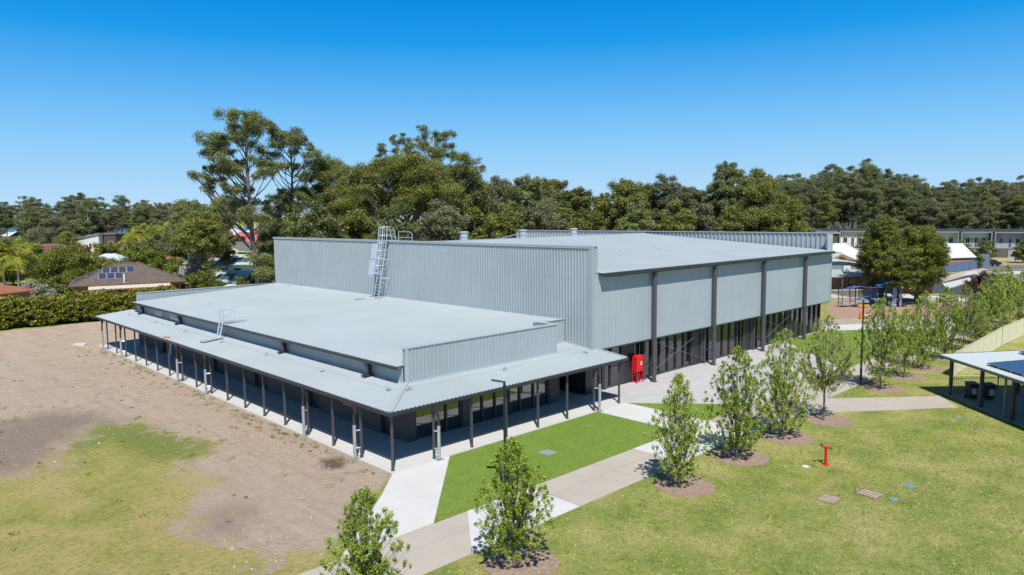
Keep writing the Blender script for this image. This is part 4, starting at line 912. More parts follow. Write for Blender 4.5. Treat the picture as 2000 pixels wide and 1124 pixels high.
M['bluetin'] = mat('pale_blue_roof', (.50, .58, .64), .45, 0, .06, 1)
M['hbrick'] = brick('orange_brick', (.36, .17, .11), (.44, .22, .14), (.42, .36, .3))
M['redbrick'] = brick('red_brick', (.30, .11, .07), (.38, .15, .10), (.36, .3, .26))
M['render'] = mat('white_render', (.66, .67, .66), .7, 0, .04, 1)
M['greyren'] = mat('grey_render', (.36, .39, .42), .7, 0, .05, 1)
M['boxgrey'] = mat('grey_box_render', (.25, .27, .29), .7, 0, .05, 1)
M['brownwall'] = mat('brown_cladding', (.10, .065, .055), .7, 0, .1, 1)
M['wglass'] = glass('house_window_glass', (.02, .025, .035), 1.7)
def house(name, label, c, rz, L, W_, ze, zr, roof, wall, hip=True, wins=(), ov=.5, z0=0, trim=None, pv=(), cat='house', skill=False):
    """L along local x (ridge), W_ along local y; wins: (side, pos, z, w, h) with side 's','n','e','w'"""
    t = thing(name, label, cat, (c[0], c[1], z0), rz=rz); a, b_ = L/2, W_/2
    child('wall', MB().box((-a, -b_, -.3), (a, b_, ze-.02)), wall, t)
    A, B = a+ov, b_+ov; th = .14
    if skill:
        vs = [(-A, -B, ze), (A, -B, zr), (A, B, zr), (-A, B, ze)]; rb = MB().add(vs+[(x, y, z+th) for x, y, z in vs], [(3, 2, 1, 0), (4, 5, 6, 7), (0, 1, 5, 4), (1, 2, 6, 5), (2, 3, 7, 6), (3, 0, 4, 7)])
        child('upper_wall', MB().add([(-a, -b_, ze-.01), (a, -b_, ze-.01), (a, -b_, zr-.05), (-a, b_, ze-.01), (a, b_, ze-.01), (a, b_, zr-.05)], [(0, 1, 2), (5, 4, 3), (1, 4, 5, 2)]), wall, t)
    else:
        i = min(B, A-.5) if hip else 0
        vs = [(-A, -B, ze), (A, -B, ze), (A, B, ze), (-A, B, ze), (-A+i, 0, zr), (A-i, 0, zr)]
        vs += [(-A, -B, ze-th), (A, -B, ze-th), (A, B, ze-th), (-A, B, ze-th)]
        fs = [(0, 1, 5, 4), (1, 2, 5), (2, 3, 4, 5), (3, 0, 4), (6, 7, 1, 0), (7, 8, 2, 1), (8, 9, 3, 2), (9, 6, 0, 3), (9, 8, 7, 6)]
        if not hip:
            fs = [(0, 1, 5, 4), (2, 3, 4, 5), (6, 7, 1, 0), (8, 9, 3, 2), (9, 8, 7, 6), (1, 2, 5), (3, 0, 4)]
            for s in (-1, 1): child('gable_end', MB().add([(s*(A+.004), -b_, ze+.0), (s*(A+.004), b_, ze+.0), (s*(A+.004), 0, ze+(zr-ze)*(b_/B))], [(0, 1, 2) if s > 0 else (2, 1, 0)]), wall, t)
        rb = MB().add(vs, fs)
    child('roof', rb, roof, t)
    if not skill:
        g_ = MB(); g_.box((-A-.08, -B-.1, ze-.13), (A+.08, -B-.005, ze+.0)); g_.box((-A-.08, B+.005, ze-.13), (A+.08, B+.1, ze)); 
        if hip: g_.box((-A-.1, -B-.004, ze-.13), (-A-.005, B+.004, ze)); g_.box((A+.005, -B-.004, ze-.13), (A+.1, B+.004, ze))
        child('gutter', g_, trim or M['white'], t)
        r_ = MB(); e0 = Vector((-A+i, 0, zr+.02)); e1 = Vector((A-i, 0, zr+.02)); r_.tube([e0, e1], .10, 6)
        if hip:
            for q, e in (((-A, -B, ze), e0), ((-A, B, ze), e0), ((A, -B, ze), e1), ((A, B, ze), e1)): r_.tube([q, e], .09, 5)
        child('ridge_cap', r_, roof, t)
    for (sd, pos, z, w_, h_) in wins:
        if sd in 'sn': s = -1 if sd == 's' else 1; p0 = (pos-w_/2, s*b_); f = lambda g0, g1: ((pos-w_/2-g0, s*(b_+.005), z-g0), (pos+w_/2+g0, s*(b_+g1), z+h_+g0))
        else: s = -1 if sd == 'w' else 1; f = lambda g0, g1: ((s*(a+.005), pos-w_/2-g0, z-g0), (s*(a+g1), pos+w_/2+g0, z+h_+g0))
        fr = child('window', MB().box(*f(.07, .04)), trim or M['white'], t)
        pn = build('pane', MB().box(*f(0, .055)), M['wglass'] if z > .3 or True else M['door']); pn.parent = fr
    for (u0, v0, nu, nv, side) in pv:                                      # solar panels on the slope: side -1 = local south
        B_ = B; sl = (zr-ze)/B_; fr = MB(); ce = MB()
        for i_ in range(nu):
            for j_ in range(nv):
                if side in (-1, 1):
                    x = u0+i_*1.08; d0 = v0+j_*1.72; P = lambda x_, d_, o_: (x_, side*(B_-d_), ze+sl*d_+o_)
                    for mb_, g_, z_ in ((fr, 0, .06), (ce, .04, .085)):
                        mb_.add([P(x+g_, d0+g_, z_), P(x+1.02-g_, d0+g_, z_), P(x+1.02-g_, d0+1.66-g_, z_), P(x+g_, d0+1.66-g_, z_), P(x+g_, d0+g_, z_+.02), P(x+1.02-g_, d0+g_, z_+.02), P(x+1.02-g_, d0+1.66-g_, z_+.02), P(x+g_, d0+1.66-g_, z_+.02)],
                                [(3, 2, 1, 0), (4, 5, 6, 7), (0, 1, 5, 4), (1, 2, 6, 5), (2, 3, 7, 6), (3, 0, 4, 7)])
                else:
                    sx = -1 if side == 'w' else 1; slx = (zr-ze)/max(.5, i); y = u0+i_*1.08; d0 = v0+j_*1.72; P = lambda y_, d_, o_: (sx*(A-d_), y_, ze+slx*d_+o_)
                    for mb_, g_, z_ in ((fr, 0, .06), (ce, .04, .085)):
                        mb_.add([P(y+g_, d0+g_, z_), P(y+1.02-g_, d0+g_, z_), P(y+1.02-g_, d0+1.66-g_, z_), P(y+g_, d0+1.66-g_, z_), P(y+g_, d0+g_, z_+.02), P(y+1.02-g_, d0+g_, z_+.02), P(y+1.02-g_, d0+1.66-g_, z_+.02), P(y+g_, d0+1.66-g_, z_+.02)],
                                [(3, 2, 1, 0), (4, 5, 6, 7), (0, 1, 5, 4), (1, 2, 6, 5), (2, 3, 7, 6), (3, 0, 4, 7)])
        fo = child('solar_panel', fr, M['alu'], t); cc = build('solar_cell', ce, M['pv']); cc.parent = fo
    return t
VW = math.atan2(RT.y, RT.x)                                              # bearing of the picture's left-right axis
def pxrz(dx=0): return VW+R(dx)
# A: long brown tiled house behind the hedge
xA, yA = PD(243, 111)
hA = house('tiled_house', 'long brown tiled brick house with two groups of blue solar panels behind the hedge', (xA, yA), pxrz(29), 14.2, 11.0, 2.75, 5.45, M['tile'], M['redbrick'], True,
      [('s', 5.6, .9, 1.8, 1.2), ('s', 7.6, .9, 1.2, 1.3), ('s', 1.5, .3, 1.2, 1.9), ('s', -2.0, .9, 1.6, 1.2)], .6, trim=mat('red_brown_trim', (.16, .06, .05), .5), pv=[(-3.9, 1.5, 3, 1, -1), (-3.4, 3.22, 4, 1, -1), (-3.6, .45, 4, 1, 'w'), (-2.0, 2.17, 3, 1, 'w')])
b = ribbed((-5.2, -8.95, 2.35), (10.6, 0, 0), (0, 2.95, .25), (0, -.08, 1), .6, .03); child('patio_roof', b, mat('cream_patio_sheet', (.66, .60, .52), .5, 0, .1, 3), hA)
child('patio_beam', MB().box((-5.25, -9.0, 2.18), (5.45, -8.87, 2.33)), mat('rust_beam', (.33, .12, .08), .6), hA)
for x in (-5.0, 0, 5.2): child('patio_post', MB().box((x-.05, -8.95, 0), (x+.05, -8.85, 2.2)), M['white'], hA)
child('front_wing_roof', MB().add([(2.6, -9.0, 2.74), (4.6, -6.2, 2.9), (6.2, -6.4, 2.76), (4.4, -1.2, 5.0), (3.0, -6.2, 2.9)], [(1, 2, 3), (4, 1, 3)]), M['tile'], hA) if False else None
child('flue_pipe', MB().tube([(-.6, -5.6, 2.9), (-.6, -5.6, 4.2)], .10, 7), M['white'], hA)
# B: terracotta roof at the left edge
xB, yB = PD(-66, 90)
house('red_roof_house', 'low terracotta roofed house at the left edge behind the hedge', (xB, yB), pxrz(-12), 9, 8, 3.2, 4.6, M['terra'], M['redbrick'], True, [('s', 1, .9, 1.5, 1.2)], .5, trim=mat('terracotta_trim', (.42, .2, .12), .6))
# C: white wedge roofed house
xC, yC = PD(178, 205)
house('white_house', 'modern white two storey house with sloping flat roof and brown end wall', (xC, yC), pxrz(-4), 9.6, 9, 6.4, 8.5, M['greyren'], M['render'], False, [('s', -2.6, 5.2, 1.6, .7), ('s', 2.3, 4.2, .6, 1.6)], .5, skill=True)
xC, yC = PD(222, 206)
house('brown_annexe', 'dark brown box shaped annexe joined to the white wedge roofed house', (xC, yC), pxrz(-4), 5.6, 8, 8.1, 8.3, M['greyren'], M['brownwall'], False, [('s', 1.4, 5.0, 1.2, 1.2)], .3, skill=True)
xD, yD = PD(122, 172)
house('brown_house', 'dark brown house with a small red gable roof left of the white house', (xD, yD), pxrz(20), 9, 7, 4.4, 6.2, M['darkred'], M['brownwall'], False, [('w', 0, 2.6, 1.4, 1.2), ('s', -2.5, 2.6, 1.4, 1.2)], .4)
xD, yD = PD(98, 195)
house('low_grey_house', 'low olive-grey roofed house left of the small red gable', (xD, yD), pxrz(0), 12, 8, 4.4, 5.9, M['greytile'], M['render'], True, [('s', 0, 2, 1.4, 1.2)], .4)
xE, yE = PD(212, 148)
house('pale_roof_house', 'pale blue metal roofed house glimpsed between the dark green trees', (xE, yE), pxrz(-6), 8.2, 6, 3.4, 5.2, M['bluetin'], M['render'], True, [('s', 0, 1.3, 1.4, 1.2)], .4)
xE, yE = PD(326, 150)
house('panel_roof_house', 'small tiled house with dark solar panels right of the palm group', (xE, yE), pxrz(-6), 8, 7, 4.3, 6.6, M['terra'], M['redbrick'], True, [('s', 0, 1.8, 1.4, 1.2)], .4, pv=[(-2.5, 1.6, 4, 1, -1)])
for k, (px, d, yt, lb) in enumerate(((32, 330, 458, 'distant pale house near the sea at the left edge'), (48, 300, 447, 'distant orange brick house near the sea'), (22, 300, 470, 'farthest low pink-white house at the left edge'))):
    xF, yF = PD(px, d)
    house('distant_house', lb, (xF, yF), pxrz(5*k), 8+k, 7, 5.0+.6*(k == 1), 7.6+1.6*(k == 1), (M['paletin'], M['greytile'], M['paletin'])[k], (M['render'], M['hbrick'], M['render'])[k], True, [('s', 0, 3.3, 1.4, 1.2), ('s', 2.5, 3.3, 1.2, 1.2)], .4)
# houses seen through the tall gum
xG_, yG_ = PD(487, 158)
house('red_roof_house', 'two storey house with a wide bright red roof behind the tall gum', (xG_, yG_), pxrz(4), 13.5, 9, 6.2, 9.1, M['redtile'], M['render'], True, [('s', -4, 4.2, 1.5, 1.2), ('s', 3, 4.2, 1.5, 1.2)], .5)
xG_, yG_ = PD(468, 142)
hG = house('brick_house', 'orange brick two storey house with grey roof and white gable porch', (xG_, yG_), pxrz(2), 10, 8, 5.9, 7.6, M['greytile'], M['hbrick'], True, [('s', -2.6, 3.6, 1.6, 1.6), ('s', 1.2, 3.6, 1.8, 1.6)], .6)
child('porch_gable', MB().add([(-2.4, -4.75, 6.0), (1.2, -4.75, 6.0), (-.6, -4.75, 6.9), (-2.4, -4.5, 6.0), (1.2, -4.5, 6.0), (-.6, -4.5, 6.9)], [(0, 1, 2), (5, 4, 3), (0, 2, 5, 3), (1, 4, 5, 2), (0, 3, 4, 1)]), M['white'], hG)
for x in (-2.1, .9): child('porch_column', MB().box((x-.28, -5.1, 0), (x+.28, -4.65, 5.7)), M['hbrick'], hG)
xG_, yG_ = PD(462, 122)
house('green_roof_house', 'white house with pale green roof edge and a row of blue solar panels', (xG_, yG_), pxrz(-2), 9.5, 7, 4.6, 6.0, M['palegreen'], M['render'], True, [('s', -1.2, 3.4, 1.1, .5), ('s', 1.2, 3.4, 1.1, .5)], .5, trim=M['greentin'], pv=[(-2.6, .9, 5, 1, -1)])
xG_, yG_ = PD(450, 108)
house('green_shed', 'pale green sheet roofed shed with dark panels below the green roofed house', (xG_, yG_), pxrz(-16), 6.4, 5.5, 2.9, 4.3, M['palegreen'], M['greentin'], False, [('s', 0, 1.2, 1.2, .8)], .5, trim=M['white'], pv=[(-1.6, .6, 3, 1, -1)])
xG_, yG_ = PD(446, 98)
house('green_carport', 'low green roofed carport in front of the pale green shed', (xG_, yG_), pxrz(8), 4.5, 4, 2.2, 3.1, M['palegreen'], M['greentin'], True, [('s', 0, 1.0, 1.0, .6)], .4)
for px, d, yt in ((448, 260, 452), (505, 270, 452)):
    xG_, yG_ = PD(px, d); house('distant_house', 'distant white house glimpsed through the tall gum, %s one' % ('left' if px < 460 else 'right'), (xG_, yG_), pxrz(0), 11, 8, 6.3, 8.8, M['paletin'], M['render'], True, [('s', 0, 4.2, 1.6, 1.2)], .4)
for px, d, lb in ((930, 150, 'brown tiled house roof seen between two roof ventilators'), (960, 165, 'farther brown tiled roof with white gables beyond the hall')):
    xG_, yG_ = PD(px, d); house('tiled_house', lb, (xG_, yG_), pxrz(6), 10, 7, 5.1, 7.4, M['tile'], M['render'], False, [('s', 0, 3.3, 1.6, 1.2)], .4)
xG_, yG_ = PD(1500, 200); house('dark_roof_house', 'dark flat roofed building just showing over the hall parapet', (xG_, yG_), pxrz(-3), 34, 10, 6.6, 7.4, M['greytile'], M['brownwall'], True, [('s', 0, 3, 1.6, 1.2)], .4)

# ------------------------------------------------------------------ right middle distance
def school():
    u = Vector((.66, -.751, 0)).normalized(); A = Vector((84.5, 19.8, 0))+u*1.5; v = Vector((-u.y, u.x, 0)); rz = math.atan2(u.y, u.x)
    t = thing('school_block', 'low brick school block with curved pale roof end and deep verandah', 'school building', A, rz=rz); L = 19
    child('wall', MB().box((0, 2.4, -.1), (L, 12, 2.7)), M['redbrick'], t)
    rf = ribbed((-.3, -.1, 2.62), (L+.6, 0, 0), (0, 2.6, .9), (0, -.33, 1), .25, .03); child('verandah_roof', rf, M['steel'], t)
    child('gutter', MB().box((-.3, -.2, 2.45), (L+.3, -.08, 2.62)), M['char'], t)
    n = 14; xs = [i/n*(L+.4)-.2 for i in range(n+1)]; zf = lambda x: 3.55+1.35*math.exp(-((x-5.2)/5.4)**2)
    w_ = MB(); r_ = MB()
    for a, b_ in zip(xs[:-1], xs[1:]):
        w_.quad((a, 2.5, 3.4), (b_, 2.5, 3.4), (b_, 2.5, zf(b_)), (a, 2.5, zf(a)))
        r_.quad((a, 2.1, zf(a)+.05), (b_, 2.1, zf(b_)+.05), (b_, 12.5, zf(b_)+.05), (a, 12.5, zf(a)+.05)); r_.quad((a, 2.1, zf(a)-.12), (b_, 2.1, zf(b_)-.12), (b_, 2.1, zf(b_)+.05), (a, 2.1, zf(a)+.05))
        r_.quad((a, 2.5, zf(a)-.12), (a, 2.1, zf(a)-.12), (b_, 2.1, zf(b_)-.12), (b_, 2.5, zf(b_)-.12))
    child('curved_gable', w_, mat('blue_grey_board', (.20, .25, .28), .6, 0, .03, 1), t); child('curved_roof', r_, M['bluetin'], t)
    for x in (1.5, 5.2, 9, 13, 17): child('verandah_post', MB().tube([(x, .1, 0), (x, .1, 2.5)], .06, 8), M['galv'], t)
    for x, w2 in ((7.0, 1.8), (11.5, 1.6), (2.4, 1.4)):
        f = child('window', MB().box((x-.06, 2.33, .55), (x+w2+.06, 2.395, 2.3)), M['char'], t); p = build('pane', MB().box((x, 2.31, .62), (x+w2/2-.04, 2.329, 2.24)).box((x+w2/2+.04, 2.31, .62), (x+w2, 2.329, 2.24)), M['wglass']); p.parent = f
    for k in range(3): child('notice_square', MB().box((10.1+k*.42, 2.34, 1.35), (10.38+k*.42, 2.395, 1.65)), M['batten'], t)
    child('roof_vent', MB().lathe((4.9, 4.5, 4.6), [(.34, 0), (.34, .6), (.48, .62), (.44, .95), (.2, 1.1)], 12), M['cap'], t)
    ac = child('air_conditioner', MB().box((5.8, 1.35, 3.25), (6.75, 1.95, 4.15)), M['white'], t)
    f = build('fan_ring', MB().tube([(6.27, 1.30, 3.70), (6.27, 1.348, 3.70)], .27, 16), M['batten']); f.parent = ac
    child('air_conditioner_bracket', MB().box((5.7, 1.2, 3.1), (5.78, 2.2, 3.14)).box((6.8, 1.2, 3.1), (6.88, 2.2, 3.14)).box((5.78, 1.3, 3.19), (6.8, 2.0, 3.23)), M['char'], t)
school()
x_, y_ = PD(1641, 140); house('brick_cottage', 'red brick cottage with white hipped roof left of the big green tree', (x_, y_), pxrz(0), 9.0, 7, 3.2, 6.0, M['paletin'], M['redbrick'], True, [('s', 0, 1, 1.2, 1.2)], .4)
x_, y_ = PD(1634, 133); house('brick_cottage_wing', 'small gabled brick wing in front of the white hipped cottage', (x_, y_), pxrz(90), 5, 5.4, 3.4, 4.7, M['paletin'], M['redbrick'], False, [('w', 0, 1, 1.2, 1.2)], .3)
x_, y_ = PD(1846, 151); house('brick_cottage', 'red brick cottage with white gable roof beside the blue sheet fence', (x_, y_), pxrz(16), 9.4, 6.2, 2.6, 5.2, M['paletin'], mat('salmon_brick', (.40, .20, .14), .8, 0, .1, 2), False, [('e', -.8, 1.0, .7, 1.3), ('e', .6, 1.0, .7, 1.3)], .25)
def townhouses():
    A = Vector((*PD(1585, 200), 0)); B = Vector((*PD(2080, 172), 0)); d = B-A; L = d.length; u = d/L; rz = math.atan2(u.y, u.x); n = 8; wd = L/n
    stone = brick('stacked_stone', (.12, .10, .085), (.20, .17, .14), (.10, .09, .08), .5, .16, .02)
    for k in range(n):
        p = A+u*(k*wd); lab = 'two storey grey townhouse, number %d' % k
        lefts = k < 7
        lb = ('grey townhouse showing between the hall corner and the big tree', 'grey townhouse partly hidden by the left edge of the big tree')[min(k, 1)] if k < 2 else None
        names = ['leftmost townhouse just above the hall parapet corner', 'grey and white townhouse half covered by the left side of the big tree', 'townhouse hidden mostly behind the top of the big tree', 'townhouse right of the big tree with a white panel and dark slot',
                 'townhouse above the white gabled brick cottage', 'townhouse with the widest grey balcony box above the blue fence', 'townhouse behind the taller street tree', 'townhouse above the white street sign', 'townhouse cut by the right edge of the photo']
        t = thing('townhouse', names[k], 'townhouse', p, 'row of grey townhouses along the street', rz)
        H_ = 7.7-.04*k; f = 0 if k < 4 else -.7
        child('wall', MB().box((.05, 0, -.2), (wd-.05, 9, H_-.35)), M['render'] if k % 3 else M['greyren'], t)
        child('roof', MB().obox((-.1, -.5+min(0, f)*0, H_-.35), (wd+.15, 0, 0), (0, 10, .0), (0, 0, .22)), M['char'], t)
        child('balcony_box', MB().box((.25, -.8+f, 2.75), (wd-.25, -.01, 2.95)).box((.25, -.8+f, 2.95), (.5, -.01, H_-.9)).box((wd-.5, -.8+f, 2.95), (wd-.25, -.01, H_-.9)).box((.25, -.8+f, H_-.9), (wd-.25, -.01, H_-.6)), M['boxgrey'], t)
        child('balcony_back', MB().box((.5, -.12, 2.96), (wd-.5, -.012, 5.2)), M['white'] if k < 5 else M['greyren'], t)
        for x, w2, z, h2 in ((wd*.24, wd*.13, 4.0, 1.3), (wd*.50, wd*.09, 3.0, 2.3), (wd*.72, wd*.13, 4.0, 1.3)):
            q = child('window', MB().box((x-w2/2-.1, -.18, z-.08), (x+w2/2+.1, -.122, z+h2+.08)), M['white'], t); pn = build('pane', MB().box((x-w2/2, -.2, z), (x-.03, -.181, z+h2)).box((x+.03, -.2, z), (x+w2/2, -.181, z+h2)), M['wglass']); pn.parent = q
        c = MB()
        c.box((.5, -.82+f, 3.85), (wd-.5, -.78+f, 3.9))
        for j in range(9): x = .5+(wd-1.0)*j/8; c.box((x-.015, -.81+f, 2.95), (x+.015, -.785+f, 3.85))
        child('balcony_rail', c, M['galv'], t)
        yy = f-.75; child('ground_storey', MB().box((.1, yy, -.1), (wd*.45, -.02, 2.74)), stone, t); child('ground_wall', MB().box((wd*.45, yy+.1, -.1), (wd-.1, -.02, 2.74)), M['greyren'], t); q = child('window', MB().box((wd*.55, yy+.04, .8), (wd*.85, yy+.099, 2.3)), M['white'], t); pn = build('pane', MB().box((wd*.565, yy+.02, .87), (wd*.69, yy+.039, 2.23)).box((wd*.71, yy+.02, .87), (wd*.835, yy+.039, 2.23)), M['wglass']); pn.parent = q
        child('party_wall', MB().box((wd-.05, -.9+f, -.1), (wd+.10, .0, H_-.5)), M['char'], t)
        if k % 3 == 2: child('stair_tower', MB().box((wd*.86, -.9, 2.9), (wd+.6, -.02, H_-.05)), M['brownwall'], t)
    C_ = A-u*3+Vector((u.y, -u.x, 0))*3.6
    tag(build('garden_wall', MB().obox((C_.x, C_.y, -.1), u*(L+6), Vector((-u.y, u.x, 0))*.25, (0, 0, .75)), mat('pale_yellow_wall', (.52, .48, .34), .8)), 'low pale yellow garden wall along the street below the townhouses', 'wall')
townhouses()
panel_fence('blue_sheet_fence', 'slate blue sheet metal fence beside the bare verge and side street', [G(1838, 534), G(1893, 529), G(1933, 521)], 1.9, mat('slate_blue_fence', (.10, .15, .25), .5, 0, .05, 2), 2.4)
tag(build('blue_gate_panel', MB().obox((*G(1906, 524), 0), (.7, -2.2, 0), (.1, .03, 0), (0, 0, 3.0)), mat('blue_grey_panel', (.16, .21, .28), .5)), 'tall blue-grey panel standing above the blue fence by the parked car', 'panel')
# cream picket fences round the playground
white_f = mat('cream_picket_paint', (.64, .62, .50), .5, 0, .05, 2)
railing('picket_fence', 'cream picket fence in front of the school block', 'fence', G(1600, 585), G(1712, 583), 1.35, white_f, .16, .05, 2.6, .028)
railing('picket_fence', 'cream picket fence right of the playground below the big tree', 'fence', G(1800, 597), G(1900, 612), 1.25, white_f, .22, .04, 2.4, .014)
railing('picket_fence', 'cream picket fence by the distant path lamp', 'fence', G(1900, 612), G(1990, 622), 1.25, white_f, .22, .04, 2.4, .014)
# playground
def playground():
    bl = mat('dark_blue_tube', (.015, .045, .16), .35); cy = mat('bright_blue_plastic', (.02, .22, .50), .35); pal = mat('pale_blue_panel', (.25, .38, .62), .4)
    yl = mat('yellow_plastic', (.70, .38, .03), .4); grn = mat('green_plastic', (.02, .28, .16), .4)
    t = thing('playground_frame', 'blue steel playground climbing frame with pale decks and arched monkey bars', 'playground frame', (76.9, 6.6, .016), rz=math.atan2(-.72, .69)); t.scale = (.82, .9, .95)
    # local x runs left to right in the picture
    for x, y, h in ((-4.1, 0, 2.5), (-2.9, 0, 2.6), (-4.1, 1.3, 2.5), (-2.2, -.2, 2.7), (-1.0, 1.2, 2.7), (-2.2, 1.6, 2.7), (-.1, 0, 2.7), (.7, 1.2, 2.6), (.9, -.4, 2.7), (2.0, 1.2, 2.9), (2.3, -.2, 2.7), (3.4, .1, 2.9), (4.8, .2, 2.9), (5.2, 1.6, 2.9), (3.4, 1.6, 2.9)):
        child('post', MB().tube([(x, y, 0), (x, y, h)], .065, 8).lathe((x, y, h), [(.075, 0), (.06, .07), (.01, .1)], 8), bl, t)
    for x0, y0, x1, y1, z in ((-4.1, -.05, -2.8, 1.3, .45), (-2.2, -.2, -.1, 1.6, .75), (.7, -.3, 2.1, 1.2, .95), (3.4, .1, 4.9, 1.6, 1.1)):
        child('deck', MB().box((x0, y0, z), (x1, y1, z+.10)).box((x0, y0-.02, z-.12), (x1, y0+.03, z-.001)), M['galv'], t)
    b = MB().tube([(-2.9, 0, 2.5), (-1.6, 0, 2.75), (-.1, 0, 2.6)], .045, 6).tube([(-2.9, 1.2, 2.5), (-1.6, 1.2, 2.75), (-.1, 1.2, 2.6)], .045, 6)
    for k in range(9): x = -2.8+k*.33; b.tube([(x, 0, 2.55+.15*math.sin(k/8*3.14)), (x, 1.2, 2.55+.15*math.sin(k/8*3.14))], .028, 5)
    b.tube([(-.1, 0, 2.6), (2.0, 0, 2.65)], .045, 6); b.tube([(-4.1, 0, 2.45), (-2.9, 0, 2.5)], .04, 6)
    child('monkey_bars', b, mat('royal_blue_tube', (.02, .07, .33), .35), t)
    b = MB(); P = [(1.4+k*.6, .1, 2.75+.55*math.sin(k/8*3.14)) for k in range(9)]
    for a, c in zip(P[:-1], P[1:]): b.obox(a, Vector(c)-Vector(a), (0, 1.2, 0), (0, 0, .09))
    child('arched_canopy', b, cy, t)
    b = MB(); b.obox((3.45, -.12, .1), (.6, .05, 0), (0, .07, 0), (0.1, 0, 2.5)); child('climbing_panel', b, pal, t)
    b = MB(); b.obox((4.5, -.25, .1), (.3, .1, 0), (0, .07, 0), (.05, 0, 2.3)); child('climbing_panel', b, pal, t)
    b = MB()
    for k in range(7): b.lathe((4.05+(k % 2)*.25, -.30, .35+k*.3), [(.07, -.05), (.09, 0), (.05, .06)], 6)
    child('climbing_hold', b, M['fadedred'], t)
    child('yellow_step', MB().box((-2.1, -1.0, .2), (-.4, -.7, .42)), yl, t)
    child('green_hoop', MB().tube([(-4.9, -.4, 0), (-4.9, -.4, 1.1), (-4.7, -.4, 1.3), (-4.5, -.4, 1.1)], .05, 6), grn, t)
    b = MB(); S_ = [(1.5, 1.3, 1.0), (1.2, 1.9, 1.25), (.4, 2.4, 1.0), (-.6, 2.6, .7)]
    for a, c in zip(S_[:-1], S_[1:]): b.obox(a, Vector(c)-Vector(a), (.1, .6, 0), (0, 0, .08))
    child('blue_slide', b, cy, t)
    child('balance_beam', MB().box((5.3, .0, .55), (7.6, .12, .62)).box((5.6, .02, 0), (5.66, .1, .55)).box((7.3, .02, 0), (7.36, .1, .55)), M['char'], t)
    child('bridge_plank', MB().box((.2, -.5, .25), (2.3, -.25, .33)), M['white'], t)
playground()
def barrier():
    og = mat('orange_plastic', (.75, .17, .03), .5)
    t = thing('traffic_barrier', 'orange and white folding traffic barrier on the grass before the playground', 'traffic barrier', (*G(1688, 624), 0), rz=VW); t.scale = (.8, .8, .68)
    for s in (-1, 1):
        child('frame_leg', MB().obox((s*.55-.14, -.25, 0), (.26, 0, 0), (0, .08, 0), (-s*.16, .22, 1.35)), og, t); child('frame_leg', MB().obox((s*.55-.14, .25, 0), (.26, 0, 0), (0, -.08, 0), (-s*.16, -.18, 1.3)), og, t)
    child('white_board', MB().box((-.5, -.11, .55), (.5, -.05, .8)), M['white'], t); child('blue_bucket', MB().lathe((.0, -.1, .0), [(.12, 0), (.16, .4)], 10), blue, t)
barrier()
def car(name, lb, px, py, paint, rz, z=0):
    t = thing(name, lb, 'car', (*G(px, py), z), rz=rz)
    pf = [(-2.1, .35), (-2.15, .75), (-1.95, .92), (-1.25, 1.0), (-.75, 1.45), (.75, 1.47), (1.35, 1.0), (2.0, .9), (2.15, .7), (2.15, .35)]
    def ext(prof, y0, y1): n = len(prof); return MB().add([(x, y0, z_) for x, z_ in prof]+[(x, y1, z_) for x, z_ in prof], [tuple(range(n)), tuple(range(2*n-1, n-1, -1))]+[(i, n+i, n+(i+1) % n, (i+1) % n) for i in range(n)])
    child('body', ext(pf, -.86, .86), paint, t)
    child('side_window', MB().add([(-1.05, -.87, 1.02), (-.68, -.87, 1.38), (.68, -.87, 1.40), (1.15, -.87, 1.02)], [(3, 2, 1, 0)]).add([(-1.05, .87, 1.02), (-.68, .87, 1.38), (.68, .87, 1.40), (1.15, .87, 1.02)], [(0, 1, 2, 3)]), M['wglass'], t)
    child('windscreen', MB().add([(.82, -.75, 1.44), (1.37, -.78, 1.03), (1.37, .78, 1.03), (.82, .75, 1.44)], [(0, 1, 2, 3)]), M['wglass'], t)
    for x in (-1.3, 1.3):
        for y in (-.84, .84): child('wheel', MB().tube([(x, y-.1, .33), (x, y+.1, .33)], .33, 14), M['black'], t)
    for y in (-.6, .6): child('headlight', MB().box((2.12, y-.18, .62), (2.18, y+.18, .78)), M['white'], t)
car('parked_car', 'dark car parked behind the end of the slate blue fence', 1932, 520, mat('dark_navy_paint', (.015, .018, .028), .25), VW)
car('parked_car', 'silver car on the car park at the right edge', 1998, 556, mat('silver_paint', (.5, .5, .52), .3, .3), VW+.3)
car('parked_car', 'dark four wheel drive parked between the silver shrub and the brown tiled house', 92, 573, mat('dark_grey_paint', (.06, .065, .07), .3), VW+.2)
car('parked_car', 'white car half hidden under the palm at the left', 30, 590, M['white'], VW-.2)
sg = thing('street_sign', 'white and blue sign board standing on the verge at the right edge', 'sign', (*G(1991, 513), 0), rz=math.atan2(RT.y, RT.x))
child('sign_board', MB().box((-1.2, -.06, .5), (1.2, .06, 2.7)), M['white'], sg); child('sign_emblem', MB().add([(-.7, -.07, 2.1), (-.2, -.07, 2.4), (.6, -.07, 2.2), (.8, -.07, 1.7), (.3, -.07, 1.4), (.2, -.07, 1.9), (-.3, -.07, 2.0)], [(6, 5, 4, 3, 2, 1, 0)]), M['fadedred'] if False else blue, sg)
for x in (-.9, .9): child('sign_leg', MB().box((x-.05, -.04, 0), (x+.05, .04, .5)), M['galv'], sg)

